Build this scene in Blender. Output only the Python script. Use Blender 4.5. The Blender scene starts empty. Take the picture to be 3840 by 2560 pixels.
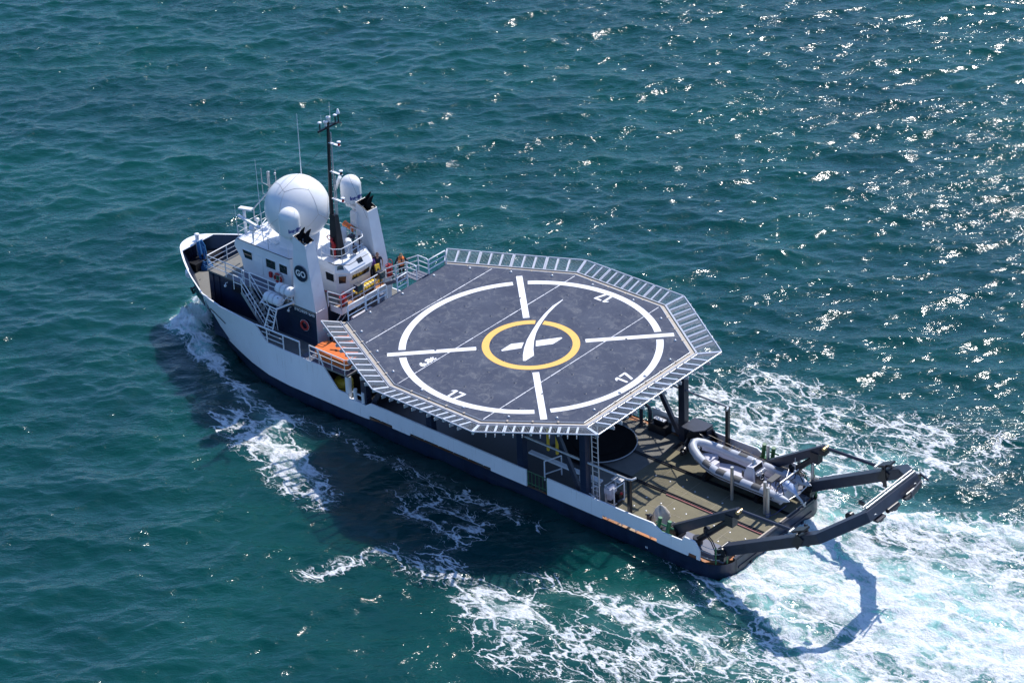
import bpy, math, random
import numpy as np
from mathutils import Vector, Matrix
random.seed(7)
rng = np.random.default_rng(11)
S = bpy.context.scene
C = S.collection
R = math.radians

# ---------------------------------------------------------------- materials
def mat(name, col, rough=.5, metal=0., var=.0, vscale=3., bump=0., bscale=30., spec=.5, col2=None, c2scale=2., c2lo=.5, c2hi=.65, stretch=None):
    m = bpy.data.materials.new(name); m.use_nodes = True
    nt = m.node_tree; n = nt.nodes; b = n['Principled BSDF']
    b.inputs['Roughness'].default_value = rough; b.inputs['Metallic'].default_value = metal
    b.inputs['Specular IOR Level'].default_value = spec
    b.inputs['Base Color'].default_value = (*col, 1)
    tc = n.new('ShaderNodeTexCoord')
    src = tc.outputs['Object']
    if stretch:
        mp = n.new('ShaderNodeMapping'); mp.inputs['Scale'].default_value = stretch
        nt.links.new(src, mp.inputs[0]); src = mp.outputs[0]
    last = None
    if var > 0:
        no = n.new('ShaderNodeTexNoise'); no.inputs['Scale'].default_value = vscale; no.inputs['Detail'].default_value = 8; no.inputs['Roughness'].default_value = .65
        nt.links.new(src, no.inputs['Vector'])
        mr = n.new('ShaderNodeMapRange'); mr.inputs[1].default_value = .3; mr.inputs[2].default_value = .7; mr.inputs[3].default_value = 1-var; mr.inputs[4].default_value = 1+var
        nt.links.new(no.outputs[0], mr.inputs[0])
        mx = n.new('ShaderNodeMix'); mx.data_type = 'RGBA'; mx.blend_type = 'MULTIPLY'; mx.inputs[0].default_value = 1
        mx.inputs[6].default_value = (*col, 1); nt.links.new(mr.outputs[0], mx.inputs[7])
        last = mx.outputs[2]
    if col2:
        no2 = n.new('ShaderNodeTexNoise'); no2.inputs['Scale'].default_value = c2scale; no2.inputs['Detail'].default_value = 10; no2.inputs['Roughness'].default_value = .7
        nt.links.new(src, no2.inputs['Vector'])
        mr2 = n.new('ShaderNodeMapRange'); mr2.inputs[1].default_value = c2lo; mr2.inputs[2].default_value = c2hi
        nt.links.new(no2.outputs[0], mr2.inputs[0])
        mx2 = n.new('ShaderNodeMix'); mx2.data_type = 'RGBA'; mx2.inputs[6].default_value = (*col, 1); mx2.inputs[7].default_value = (*col2, 1)
        if last: nt.links.new(last, mx2.inputs[6])
        nt.links.new(mr2.outputs[0], mx2.inputs[0]); last = mx2.outputs[2]
    if last: nt.links.new(last, b.inputs['Base Color'])
    if bump > 0:
        nb = n.new('ShaderNodeTexNoise'); nb.inputs['Scale'].default_value = bscale; nb.inputs['Detail'].default_value = 5
        nt.links.new(src, nb.inputs['Vector'])
        bp = n.new('ShaderNodeBump'); bp.inputs['Strength'].default_value = bump; bp.inputs['Distance'].default_value = .02
        nt.links.new(nb.outputs[0], bp.inputs['Height']); nt.links.new(bp.outputs[0], b.inputs['Normal'])
    return m

M = {}
M['white'] = mat('white_paint', (.74, .75, .76), .38, var=.05, vscale=1.2, bump=.15, bscale=1.5, col2=(.6,.6,.58), c2scale=1.3, c2lo=.62, c2hi=.8)
M['hullwhite'] = mat('hull_white_paint', (.82, .83, .85), .34, var=.05, vscale=.6, bump=.35, bscale=.9, col2=(.68,.69,.69), c2scale=1.1, c2lo=.62, c2hi=.85, stretch=(1,1,.35))
M['navy'] = mat('navy_hull_paint', (.011, .020, .045), .32, var=.3, vscale=1.5, bump=.3, bscale=.8, col2=(.03,.035,.045), c2scale=2.2, c2lo=.58, c2hi=.8, stretch=(1,1,.35))
M['dark'] = mat('charcoal_steel_paint', (.021, .026, .043), .4, var=.25, vscale=2, bump=.1, bscale=8)
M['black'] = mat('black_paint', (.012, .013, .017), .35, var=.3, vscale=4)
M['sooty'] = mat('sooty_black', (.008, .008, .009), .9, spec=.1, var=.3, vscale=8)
M['galv'] = mat('galvanised_steel', (.48, .49, .50), .38, .55, var=.12, vscale=6)
M['steelpipe'] = mat('bare_steel_pipe', (.46, .45, .42), .36, .6, var=.2, vscale=5, stretch=(1,1,.3))
M['alu'] = mat('aluminium', (.66, .66, .67), .33, .45, var=.08, vscale=5)
M['tan'] = mat('tan_gutter', (.42, .37, .30), .5, .2, var=.15, vscale=4)
M['khaki'] = mat('khaki_deck_paint', (.172, .155, .100), .7, spec=.2, var=.12, vscale=1.3, bump=.2, bscale=12, col2=(.125,.117,.09), c2scale=1.1, c2lo=.52, c2hi=.72)
M['grey_deck'] = mat('grey_deck_paint', (.18, .175, .158), .7, spec=.2, var=.12, vscale=1.6, bump=.15, bscale=12, col2=(.30,.25,.17), c2scale=1.7, c2lo=.6, c2hi=.8)
M['slate'] = mat('slate_deck_paint', (.13,.14,.18), .55, var=.12, vscale=2)
M['rust'] = mat('rusty_waterway', (.42, .17, .065), .7, var=.25, vscale=3, col2=(.33,.27,.19), c2scale=1.3, c2lo=.45, c2hi=.62)
M['marking'] = mat('white_marking_paint', (.80, .80, .80), .5, var=.025, vscale=3)
M['yellowmark'] = mat('yellow_marking_paint', (.80, .46, .085), .5, var=.05, vscale=2)
M['glass'] = mat('dark_window_glass', (.010, .014, .018), .06, spec=.7)
M['orange'] = mat('rescue_orange', (.66, .165, .035), .42, var=.1, vscale=3)
M['hiviz'] = mat('hiviz_orange_cloth', (.88, .21, .04), .7, var=.12, vscale=10)
M['red'] = mat('red_paint', (.42, .022, .025), .38, var=.15, vscale=5)
M['ringred'] = mat('lifebuoy_red', (.40, .03, .025), .45, var=.1, vscale=5)
M['yellow'] = mat('yellow_plastic', (.72, .47, .04), .45, var=.12, vscale=6)
M['green'] = mat('green_bollard_paint', (.035, .15, .06), .4, var=.25, vscale=4)
M['radome'] = mat('radome_gelcoat', (.76, .76, .745), .3, var=.02, vscale=2, bump=.05, bscale=1.5)
M['blueprint'] = mat('blue_lettering', (.02, .05, .25), .5)
M['rope'] = mat('blue_mooring_rope', (.012, .12, .30), .75, var=.45, vscale=14, bump=.6, bscale=40)
M['tube'] = mat('grey_hypalon', (.40, .42, .46), .48, var=.05, vscale=3)
M['tubedark'] = mat('dark_hypalon_patch', (.085, .085, .085), .7, var=.1, vscale=6)
M['gelcoat'] = mat('pale_gelcoat', (.52, .51, .56), .45, var=.05, vscale=3)
M['hullblack'] = mat('black_rubber', (.02, .021, .026), .5)
M['engine'] = mat('silver_blue_cowling', (.42, .50, .66), .25, .2, var=.08, vscale=4)
M['skin'] = mat('skin', (.45, .25, .17), .55, var=.06, vscale=20)
M['hair'] = mat('brown_hair', (.06, .035, .02), .7)
M['shirt'] = mat('navy_polo_cloth', (.012, .016, .035), .8, var=.2, vscale=12)
M['jeans'] = mat('grey_blue_trousers', (.09, .11, .17), .8, var=.2, vscale=12)
M['darkcloth'] = mat('dark_workwear', (.018, .018, .024), .8, var=.2, vscale=12)
M['purple'] = mat('purple_shirt_cloth', (.28, .13, .45), .8, var=.25, vscale=14)
M['camo'] = mat('camo_cap_cloth', (.13, .11, .06), .8, var=.4, vscale=30)
M['tarp'] = mat('beige_canvas', (.45, .40, .33), .8, var=.15, vscale=5, bump=.5, bscale=5)
M['pink'] = mat('pink_hose', (.55, .22, .20), .5, var=.15, vscale=3)
M['bronze'] = mat('brass_pin', (.6, .42, .2), .3, .6)
M['tealtape'] = mat('reflective_tape', (.55, .58, .5), .4)
M['lens'] = mat('lamp_lens', (.05, .10, .10), .1, spec=.7)

# helideck paint with scuffed lighter patches and fine speckle
def plate_mat(m, sx=2.6, sz=1.25, dist=.006):
    nt = m.node_tree; n = nt.nodes; L = nt.links; b = n['Principled BSDF']
    g = n.new('ShaderNodeNewGeometry'); sep = n.new('ShaderNodeSeparateXYZ'); cb = n.new('ShaderNodeCombineXYZ'); L.new(g.outputs['Position'], sep.inputs[0]); L.new(sep.outputs[0], cb.inputs[0]); L.new(sep.outputs[2], cb.inputs[1])
    br = n.new('ShaderNodeTexBrick'); br.inputs['Scale'].default_value = 1; br.inputs['Brick Width'].default_value = sx; br.inputs['Row Height'].default_value = sz; br.inputs['Mortar Size'].default_value = .02; br.inputs['Mortar Smooth'].default_value = .8; L.new(cb.outputs[0], br.inputs['Vector'])
    no = n.new('ShaderNodeTexNoise'); no.inputs['Scale'].default_value = .9; no.inputs['Detail'].default_value = 2; L.new(g.outputs['Position'], no.inputs['Vector'])
    ad = n.new('ShaderNodeMath'); ad.operation = 'MULTIPLY_ADD'; ad.inputs[1].default_value = 6.; L.new(no.outputs[0], ad.inputs[0]); L.new(br.outputs['Fac'], ad.inputs[2])
    bp = n.new('ShaderNodeBump'); bp.inputs['Strength'].default_value = .9; bp.inputs['Distance'].default_value = dist; L.new(ad.outputs[0], bp.inputs['Height']); L.new(bp.outputs[0], b.inputs['Normal'])
    # thin run-down stains
    mp = n.new('ShaderNodeMapping'); mp.inputs['Scale'].default_value = (5, 5, .35); L.new(g.outputs['Position'], mp.inputs[0])
    sn = n.new('ShaderNodeTexNoise'); sn.inputs['Scale'].default_value = 1.6; sn.inputs['Detail'].default_value = 5; L.new(mp.outputs[0], sn.inputs['Vector'])
    mr = n.new('ShaderNodeMapRange'); mr.inputs[1].default_value = .62; mr.inputs[2].default_value = .8; mr.inputs[4].default_value = .45; L.new(sn.outputs[0], mr.inputs[0])
    old = b.inputs['Base Color'].links[0].from_socket; mx = n.new('ShaderNodeMix'); mx.data_type = 'RGBA'; L.new(mr.outputs[0], mx.inputs[0]); L.new(old, mx.inputs[6]); mx.inputs[7].default_value = (.33, .27, .22, 1) if 'white' in m.name else (.06, .05, .05, 1); L.new(mx.outputs[2], b.inputs['Base Color'])
plate_mat(M['hullwhite']); plate_mat(M['navy'])
def heli_mat():
    m = bpy.data.materials.new('helideck_nonskid_paint'); m.use_nodes = True
    nt = m.node_tree; n = nt.nodes; L = nt.links; b = n['Principled BSDF']
    tc = n.new('ShaderNodeTexCoord'); o = tc.outputs['Object']
    def noise(s, d=8, r=.6, dist=0):
        x = n.new('ShaderNodeTexNoise'); x.inputs['Scale'].default_value = s; x.inputs['Detail'].default_value = d; x.inputs['Roughness'].default_value = r; x.inputs['Distortion'].default_value = dist
        L.new(o, x.inputs['Vector']); return x.outputs[0]
    def mr(v, a, bb, c, d):
        x = n.new('ShaderNodeMapRange'); L.new(v, x.inputs[0])
        for i, k in enumerate((a, bb, c, d)): x.inputs[i+1].default_value = k
        return x.outputs[0]
    def mix(f, a, c):
        x = n.new('ShaderNodeMix'); x.data_type = 'RGBA'; L.new(f, x.inputs[0])
        for i, k in ((6, a), (7, c)):
            if isinstance(k, tuple): x.inputs[i].default_value = (*k, 1)
            else: L.new(k, x.inputs[i])
        return x.outputs[2]
    def mul(a, c):
        x = n.new('ShaderNodeMath'); x.operation = 'MULTIPLY'; L.new(a, x.inputs[0]); L.new(c, x.inputs[1]); return x.outputs[0]
    base = mix(mr(noise(.55, 6, .6), .35, .65, 0, 1), (.037, .047, .078), (.057, .069, .102))
    patch = mr(noise(1.5, 12, .74, .9), .5, .74, 0, 1)
    fine = mr(noise(14, 6, .8), .38, .66, .15, 1)
    worn = mix(mul(patch, fine), base, (.235, .24, .24))
    sp = mr(noise(38, 3, .7), .60, .74, 0, .55)
    worn2 = mix(sp, worn, (.21, .22, .24))
    L.new(worn2, b.inputs['Base Color'])
    b.inputs['Roughness'].default_value = .72; b.inputs['Specular IOR Level'].default_value = .22
    bp = n.new('ShaderNodeBump'); bp.inputs['Strength'].default_value = .25; bp.inputs['Distance'].default_value = .01
    L.new(noise(40, 4, .7), bp.inputs['Height']); L.new(bp.outputs[0], b.inputs['Normal'])
    return m
M['heli'] = heli_mat()

# ---------------------------------------------------------------- mesh helpers
class MB:
    def __init__(s): s.v = []; s.f = []; s.sm = []; s.m = []; s.mi = 0
    def add(s, vs, fs, smooth=False):
        o = len(s.v); s.v += [tuple(map(float, v)) for v in vs]
        for f in fs: s.f.append([i+o for i in f]); s.sm.append(smooth); s.m.append(s.mi)
    def box(s, x0, x1, y0, y1, z0, z1):
        s.add([(x, y, z) for z in (z0, z1) for y in (y0, y1) for x in (x0, x1)],
              [(0,2,3,1),(4,5,7,6),(0,1,5,4),(2,6,7,3),(0,4,6,2),(1,3,7,5)])
    def boxc(s, c, d): s.box(c[0]-d[0]/2, c[0]+d[0]/2, c[1]-d[1]/2, c[1]+d[1]/2, c[2]-d[2]/2, c[2]+d[2]/2)
    def beam(s, a, b, w, h, up=(0,0,1), w2=None, h2=None):
        a = Vector(a); b = Vector(b); d = (b-a).normalized(); u = Vector(up)
        if abs(d.dot(u)) > .98: u = Vector((1,0,0))
        r = d.cross(u).normalized(); u = r.cross(d)
        w2 = w2 or w; h2 = h2 or h
        vs = [a+r*sx*w/2+u*sz*h/2 for sz in (-1,1) for sx in (-1,1)] + [b+r*sx*w2/2+u*sz*h2/2 for sz in (-1,1) for sx in (-1,1)]
        s.add(vs, [(0,1,3,2),(4,6,7,5),(0,4,5,1),(2,3,7,6),(0,2,6,4),(1,5,7,3)])
    def tube(s, pts, r, seg=8, caps=True, closed=False):
        pts = [Vector(p) for p in pts]; n = len(pts); rs = r if isinstance(r, (list, tuple)) else [r]*n
        rings = []; pu = None
        for i, p in enumerate(pts):
            if closed: d = pts[(i+1) % n]-pts[i-1]
            else: d = pts[min(i+1, n-1)]-pts[max(i-1, 0)]
            d.normalize()
            if pu is None:
                pu = Vector((0,0,1)) if abs(d.z) < .9 else Vector((1,0,0))
            rr = d.cross(pu).normalized(); pu = rr.cross(d).normalized()
            rings.append([p+(rr*math.cos(2*math.pi*k/seg)+pu*math.sin(2*math.pi*k/seg))*rs[i] for k in range(seg)])
        vs = [v for q in rings for v in q]; fs = []
        for i in range(n if closed else n-1):
            j = (i+1) % n
            for k in range(seg):
                k2 = (k+1) % seg; fs.append((i*seg+k, i*seg+k2, j*seg+k2, j*seg+k))
        s.add(vs, fs, True)
        if caps and not closed:
            s.add(rings[0], [tuple(range(seg))]); s.add(rings[-1], [tuple(reversed(range(seg)))])
    def lathe(s, c, prof, seg=24, smooth=True):   # prof [(r,z)] bottom to top, axis z
        vs = []; fs = []
        for r, z in prof:
            for k in range(seg):
                a = 2*math.pi*k/seg; vs.append((c[0]+r*math.cos(a), c[1]+r*math.sin(a), c[2]+z))
        for i in range(len(prof)-1):
            for k in range(seg):
                k2 = (k+1) % seg; fs.append((i*seg+k, i*seg+k2, (i+1)*seg+k2, (i+1)*seg+k))
        s.add(vs, fs, smooth)
        if prof[0][0] > 1e-4: s.add(vs[:seg], [tuple(reversed(range(seg)))])
        if prof[-1][0] > 1e-4: s.add(vs[-seg:], [tuple(range(seg))])
    def prism(s, poly, z0, z1):      # poly [(x,y)]
        n = len(poly)
        A = sum(poly[i][0]*poly[(i+1)%n][1]-poly[(i+1)%n][0]*poly[i][1] for i in range(n))
        if A < 0: poly = list(reversed(poly))
        vs = [(x, y, z0) for x, y in poly]+[(x, y, z1) for x, y in poly]
        s.add(vs, [tuple(reversed(range(n))), tuple(range(n, 2*n))]+[(i, (i+1)%n, n+(i+1)%n, n+i) for i in range(n)])
    def slab(s, pts, t):             # pts 3D polygon, thickness t along -normal
        pts = [Vector(p) for p in pts]; n = len(pts)
        nn = (pts[1]-pts[0]).cross(pts[2]-pts[0]).normalized()
        vs = pts+[p-nn*t for p in pts]
        s.add(vs, [tuple(range(n)), tuple(reversed(range(n, 2*n)))]+[(i, n+i, n+(i+1)%n, (i+1)%n) for i in range(n)])
    def sphere(s, c, r, seg=16, rings=10, sc=(1,1,1)):
        prof = []
        vs = []; fs = []
        for i in range(rings+1):
            t = math.pi*i/rings
            for k in range(seg):
                a = 2*math.pi*k/seg
                vs.append((c[0]+r*sc[0]*math.sin(t)*math.cos(a), c[1]+r*sc[1]*math.sin(t)*math.sin(a), c[2]-r*sc[2]*math.cos(t)))
        for i in range(rings):
            for k in range(seg):
                k2 = (k+1) % seg; fs.append((i*seg+k, i*seg+k2, (i+1)*seg+k2, (i+1)*seg+k))
        s.add(vs, fs, True)
    def ring(s, r0, r1, z, a0, a1, n=96, c=(0,0)):
        vs = []; 
        for i in range(n+1):
            a = a0+(a1-a0)*i/n
            vs += [(c[0]+r0*math.cos(a), c[1]+r0*math.sin(a), z), (c[0]+r1*math.cos(a), c[1]+r1*math.sin(a), z)]
        s.add(vs, [(2*i, 2*i+1, 2*i+3, 2*i+2) for i in range(n)])
    def poly(s, pts, z):
        n = len(pts); A = sum(pts[i][0]*pts[(i+1)%n][1]-pts[(i+1)%n][0]*pts[i][1] for i in range(n))
        if A < 0: pts = list(reversed(pts))
        s.add([(x, y, z) for x, y in pts], [tuple(range(n))])

def wloc(p):
    v = Vector((0,0,0))
    while p: v += Vector(p.location); p = p.parent
    return v
def obj(name, mb, m, parent=None, bevel=0.):
    while parent and parent.parent and parent.parent.parent: parent = parent.parent
    me = bpy.data.meshes.new(name)
    off = wloc(parent) if parent else Vector((0,0,0))
    me.from_pydata([(v[0]-off.x, v[1]-off.y, v[2]-off.z) for v in mb.v], [], mb.f)
    me.polygons.foreach_set('use_smooth', mb.sm)
    ms = m if isinstance(m, list) else [m]
    for x in ms: me.materials.append(M[x] if isinstance(x, str) else x)
    me.polygons.foreach_set('material_index', mb.m)
    me.update()
    o = bpy.data.objects.new(name, me); C.objects.link(o)
    if parent: o.parent = parent
    if bevel:
        bv = o.modifiers.new('bevel', 'BEVEL'); bv.width = bevel; bv.segments = 2; bv.limit_method = 'ANGLE'
        me.polygons.foreach_set('use_smooth', [True]*len(me.polygons)) if False else None
    return o
def tag(o, label=None, cat=None, group=None, kind=None):
    if label: o['label'] = label
    if cat: o['category'] = cat
    if group: o['group'] = group
    if kind: o['kind'] = kind
    return o
def thing(name, label, cat, loc=(0,0,0), group=None):
    o = bpy.data.objects.new(name, None); C.objects.link(o); o.location = loc; o.empty_display_size = .2
    return tag(o, label, cat, group)
def text_mesh(body, size, bold=.0, sp=1.):
    cu = bpy.data.curves.new('t', 'FONT'); cu.body = body; cu.size = size; cu.align_x = 'CENTER'; cu.align_y = 'CENTER'; cu.offset = bold; cu.space_character = sp
    o = bpy.data.objects.new('t', cu); C.objects.link(o)
    dg = bpy.context.evaluated_depsgraph_get(); me = bpy.data.meshes.new_from_object(o.evaluated_get(dg))
    vs = [tuple(v.co) for v in me.vertices]; fs = [tuple(p.vertices) for p in me.polygons]
    bpy.data.objects.remove(o); bpy.data.curves.remove(cu); bpy.data.meshes.remove(me)
    return vs, fs
def put_text(mb, body, origin, xdir, ydir, w=None, h=None, bold=.0, fn=None, sp=1.):
    vs, fs = text_mesh(body, 1., bold, sp)
    x0 = min(v[0] for v in vs); x1 = max(v[0] for v in vs); y0 = min(v[1] for v in vs); y1 = max(v[1] for v in vs)
    sx = w/(x1-x0) if w else None; sy = h/(y1-y0) if h else sx
    if sx is None: sx = sy
    O = Vector(origin); X = Vector(xdir); Y = Vector(ydir); out = []
    for v in vs:
        a = (v[0]-(x0+x1)/2)*sx; b = (v[1]-(y0+y1)/2)*sy
        out.append(fn(a, b) if fn else O+X*a+Y*b)
    mb.add(out, fs)
def skin_mesh(verts, edges, radii, root=0, sub=1):
    me = bpy.data.meshes.new('sk'); me.from_pydata(verts, edges, [])
    o = bpy.data.objects.new('sk', me); C.objects.link(o)
    o.modifiers.new('s', 'SKIN')
    sd = o.modifiers.new('u', 'SUBSURF'); sd.levels = sub; sd.render_levels = sub
    ly = me.skin_vertices[0] if me.skin_vertices else None
    if ly is None:
        me.attributes  # layer made by the modifier on evaluation
    for i, r in enumerate(radii):
        me.skin_vertices[0].data[i].radius = (r, r) if not isinstance(r, tuple) else r
        me.skin_vertices[0].data[i].use_root = (i == root)
    dg = bpy.context.evaluated_depsgraph_get(); dg.update(); m2 = bpy.data.meshes.new_from_object(o.evaluated_get(dg))
    vs = [tuple(v.co) for v in m2.vertices]; fs = [tuple(p.vertices) for p in m2.polygons]
    bpy.data.objects.remove(o); bpy.data.meshes.remove(me); bpy.data.meshes.remove(m2)
    return vs, fs
def interp(t, xs, ys): return float(np.interp(t, xs, ys))
def arc(c, r, a0, a1, n, plane='xy', z=0):
    out = []
    for i in range(n+1):
        a = a0+(a1-a0)*i/n; out.append((c[0]+r*math.cos(a), c[1]+r*math.sin(a)))
    return out
def railing(name, pts, parent, h=1.05, m='white', r=.028, mids=2, posts=None, foot=0., sp=1.5):
    """pts: path at deck level; each straight run gets posts"""
    mb = MB()
    for k in range(mids+1):
        z = h*(k+1)/(mids+1)
        mb.tube([(p[0], p[1], p[2]+z) for p in pts], r if k == mids else r*.8, 7)
    for a, b in zip(pts[:-1], pts[1:]):
        L = (Vector(b)-Vector(a)).length; n = max(1, round(L/sp))
        for i in range(n+1):
            p = Vector(a).lerp(Vector(b), i/n); mb.tube([p, p+Vector((0,0,h))], r*.9, 7)
    return obj(name, mb, m, parent)

# ---------------------------------------------------------------- camera, light, sky
S.render.engine = 'CYCLES'
cam = bpy.data.cameras.new('camera'); co = bpy.data.objects.new('camera', cam); C.objects.link(co); S.camera = co
CAM = Vector((-98.05, 112.202, 92.985)); yaw, pit, rol = -.845, .522, -.041
d = Vector((math.cos(pit)*math.cos(yaw), math.cos(pit)*math.sin(yaw), -math.sin(pit)))
r_ = d.cross(Vector((0,0,1))).normalized(); u_ = r_.cross(d)
r2 = r_*math.cos(rol)+u_*math.sin(rol); u2 = -r_*math.sin(rol)+u_*math.cos(rol)
co.matrix_world = Matrix(((r2.x, u2.x, -d.x, CAM.x), (r2.y, u2.y, -d.y, CAM.y), (r2.z, u2.z, -d.z, CAM.z), (0,0,0,1)))
cam.sensor_width = 36; cam.lens = 10690.7/3840*36; cam.clip_start = 1; cam.clip_end = 6000
SUN_AZ, SUN_EL = R(-83.5), R(51)
sd_ = Vector((math.cos(SUN_EL)*math.cos(SUN_AZ), math.cos(SUN_EL)*math.sin(SUN_AZ), math.sin(SUN_EL)))
sl = bpy.data.lights.new('sun', 'SUN'); sl.energy = 5.0; sl.angle = R(.53); sl.color = (1., .955, .90)
so = bpy.data.objects.new('sun', sl); C.objects.link(so); so.location = (0, 0, 80)
so.rotation_euler = sd_.to_track_quat('Z', 'Y').to_euler()
w = bpy.data.worlds.new('World'); S.world = w; w.use_nodes = True
wn = w.node_tree; bg = wn.nodes['Background']; sk = wn.nodes.new('ShaderNodeTexSky'); sk.sky_type = 'NISHITA'; sk.sun_disc = False
sk.sun_elevation = SUN_EL; sk.sun_rotation = math.pi/2-SUN_AZ; sk.air_density = 1.; sk.dust_density = .4; sk.ozone_density = 2.
tn = wn.nodes.new('ShaderNodeMix'); tn.data_type = 'RGBA'; tn.blend_type = 'MULTIPLY'; tn.inputs[0].default_value = 1; tn.inputs[7].default_value = (.79, 1.0, 1.36, 1)
wn.links.new(sk.outputs[0], tn.inputs[6]); wn.links.new(tn.outputs[2], bg.inputs[0]); bg.inputs[1].default_value = .128
S.view_settings.view_transform = 'Standard'; S.view_settings.look = 'None'; S.view_settings.gamma = 1; S.view_settings.exposure = .16
S.cycles.use_denoising = True
S.cycles.max_bounces = 6; S.cycles.transparent_max_bounces = 8; S.cycles.caustics_reflective = False; S.cycles.caustics_refractive = False; S.cycles.sample_clamp_indirect = .8; S.cycles.blur_glossy = 1.

# ---------------------------------------------------------------- sea
def hull_y(s):
    pass
# strokes of foam: (points, radius, strength, heave)
FOAM = [
 ([(-18.4, 0), (-22, .5), (-30, .5), (-45, -1)], 4.9, 1.35, .16),
 ([(-18.6, 4.2), (-21.5, 5.6), (-25, 7.2), (-30, 9.6), (-40, 14)], 1.5, .75, .22),
 ([(-18.6, -4.2), (-21, -5.4), (-24, -7.2), (-28, -9), (-42, -15)], 1.2, .85, .25),
 ([(-30, 7), (-40, 9)], 4., .62, .1), ([(-28, -5.5), (-40, -8)], 3.4, .62, .1),
 # bow wave and its trail on the port side
 ([(29.0, .1), (29.1, 1.0), (28.9, 2.2), (28.5, 3.2)], .65, 1.4, .55),
 ([(28.6, .6), (28.2, 1.6), (27.6, 2.8)], 1.0, 1.4, .7),
 ([(28.0, 2.4), (26.5, 3.6), (24.8, 4.3)], .85, .95, .4),
 ([(24.8, 4.4), (22.9, 5.0), (20.8, 6.0), (18.8, 6.6), (16.7, 7.1), (14.2, 7.9)], .65, .78, .1),
 ([(28.9, -.3), (28.4, -1.4), (27.2, -3.2), (24.8, -5), (20, -7), (12, -9.5)], 1.0, 1.1, .5),
 # patches off the port side
 ([(17.2, 9.3), (15, 10.1), (11.6, 11.2), (8.2, 12.2), (6.3, 12.8)], 1.5, .72, .08),
 ([(13.5, 8.4), (11.5, 9.6), (9.5, 10.6)], 1.2, .55, .05),
 ([(1.3, 18.8), (.3, 16.6), (-.7, 14.0)], .85, .54, .05),
 ([(2, 9.2), (-.5, 9.6), (-3.2, 10.0)], 1.6, .56, .05),
 ([(14, 6.8), (8, 6.9), (2, 6.9), (-6, 7.0)], .8, .36, .03),
 ([(-3.5, 14.0), (-5.8, 14.3), (-8.2, 14.2), (-10.2, 14.2)], 1.7, .58, .05),
 ([(-9, 11.2), (-12, 10.3), (-15, 9.4), (-18, 8.6)], .9, .50, .05),
 ([(-10, 15.5), (-13.5, 14.6), (-17.5, 13.6), (-21, 12.3), (-24, 12)], 2.1, .50, .06),
 ([(-12.5, 18), (-17, 17), (-22, 16), (-27, 15)], 1.8, .40, .05),
 ([(-14.8, 11.4), (-18, 10.6), (-21.5, 10.3)], 1.3, .62, .05),
 # starboard wash
 ([(-2.5, -9.5), (-6, -10.2), (-9, -10.6), (-12, -10.4), (-15, -10.6), (-18.5, -11)], 2.7, .62, .06),
 ([(-6, -14.6), (-10, -15), (-14, -15), (-19, -16), (-23, -17)], 1.9, .44, .06),
 ([(-8.8, -7.3), (-12, -7.6), (-16, -8.0), (-19, -9)], 1.5, .60, .06),
 ([(0, -9), (6, -9.6), (12, -10)], 1.8, .42, .05),
 ([(-18, -12), (-21, -13), (-24, -13.8)], 1.2, .42, .05),
 
]
def polydist(X, Y, pts):
    D = np.full(X.shape, 1e9)
    for (ax, ay), (bx, by) in zip(pts[:-1], pts[1:]):
        dx, dy = bx-ax, by-ay; t = np.clip(((X-ax)*dx+(Y-ay)*dy)/(dx*dx+dy*dy), 0, 1)
        D = np.minimum(D, np.hypot(X-ax-t*dx, Y-ay-t*dy))
    return D
def ocean_tile(N=1024, L=128., rms=.078, peak=5.6, wind=R(130)):
    k1 = np.fft.fftfreq(N, L/N)*2*np.pi; kx, ky = np.meshgrid(k1, k1, indexing='ij'); k = np.hypot(kx, ky); k[0, 0] = 1
    kp = 2*np.pi/peak; th = np.arctan2(ky, kx)-wind
    P = k**-3.75*np.exp(-1.1*(kp/k)**2)*(.10+np.cos(th)**4)*np.exp(-(k*.07)**2)
    P2 = .035*np.exp(-((k-2*np.pi/24)/.09)**2)*(.05+np.cos(th-.62)**8); P = P/P.max()+P2/P2.max()*.95
    P[0, 0] = 0
    g = (rng.normal(size=(N, N))+1j*rng.normal(size=(N, N)))*np.sqrt(P)
    h = np.fft.ifft2(g); sc = rms/np.std(h.real); H = h.real*sc
    gx = np.fft.ifft2(g*1j*kx/k).real*sc; gy = np.fft.ifft2(g*1j*ky/k).real*sc
    return H, gx, gy
def samp(T, X, Y, L=128.):
    N = T.shape[0]; fx = (X/L*N) % N; fy = (Y/L*N) % N
    i = fx.astype(int) % N; j = fy.astype(int) % N; a = fx-np.floor(fx); b = fy-np.floor(fy); i2 = (i+1) % N; j2 = (j+1) % N
    return T[i, j]*(1-a)*(1-b)+T[i2, j]*a*(1-b)+T[i, j2]*(1-a)*b+T[i2, j2]*a*b
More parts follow.
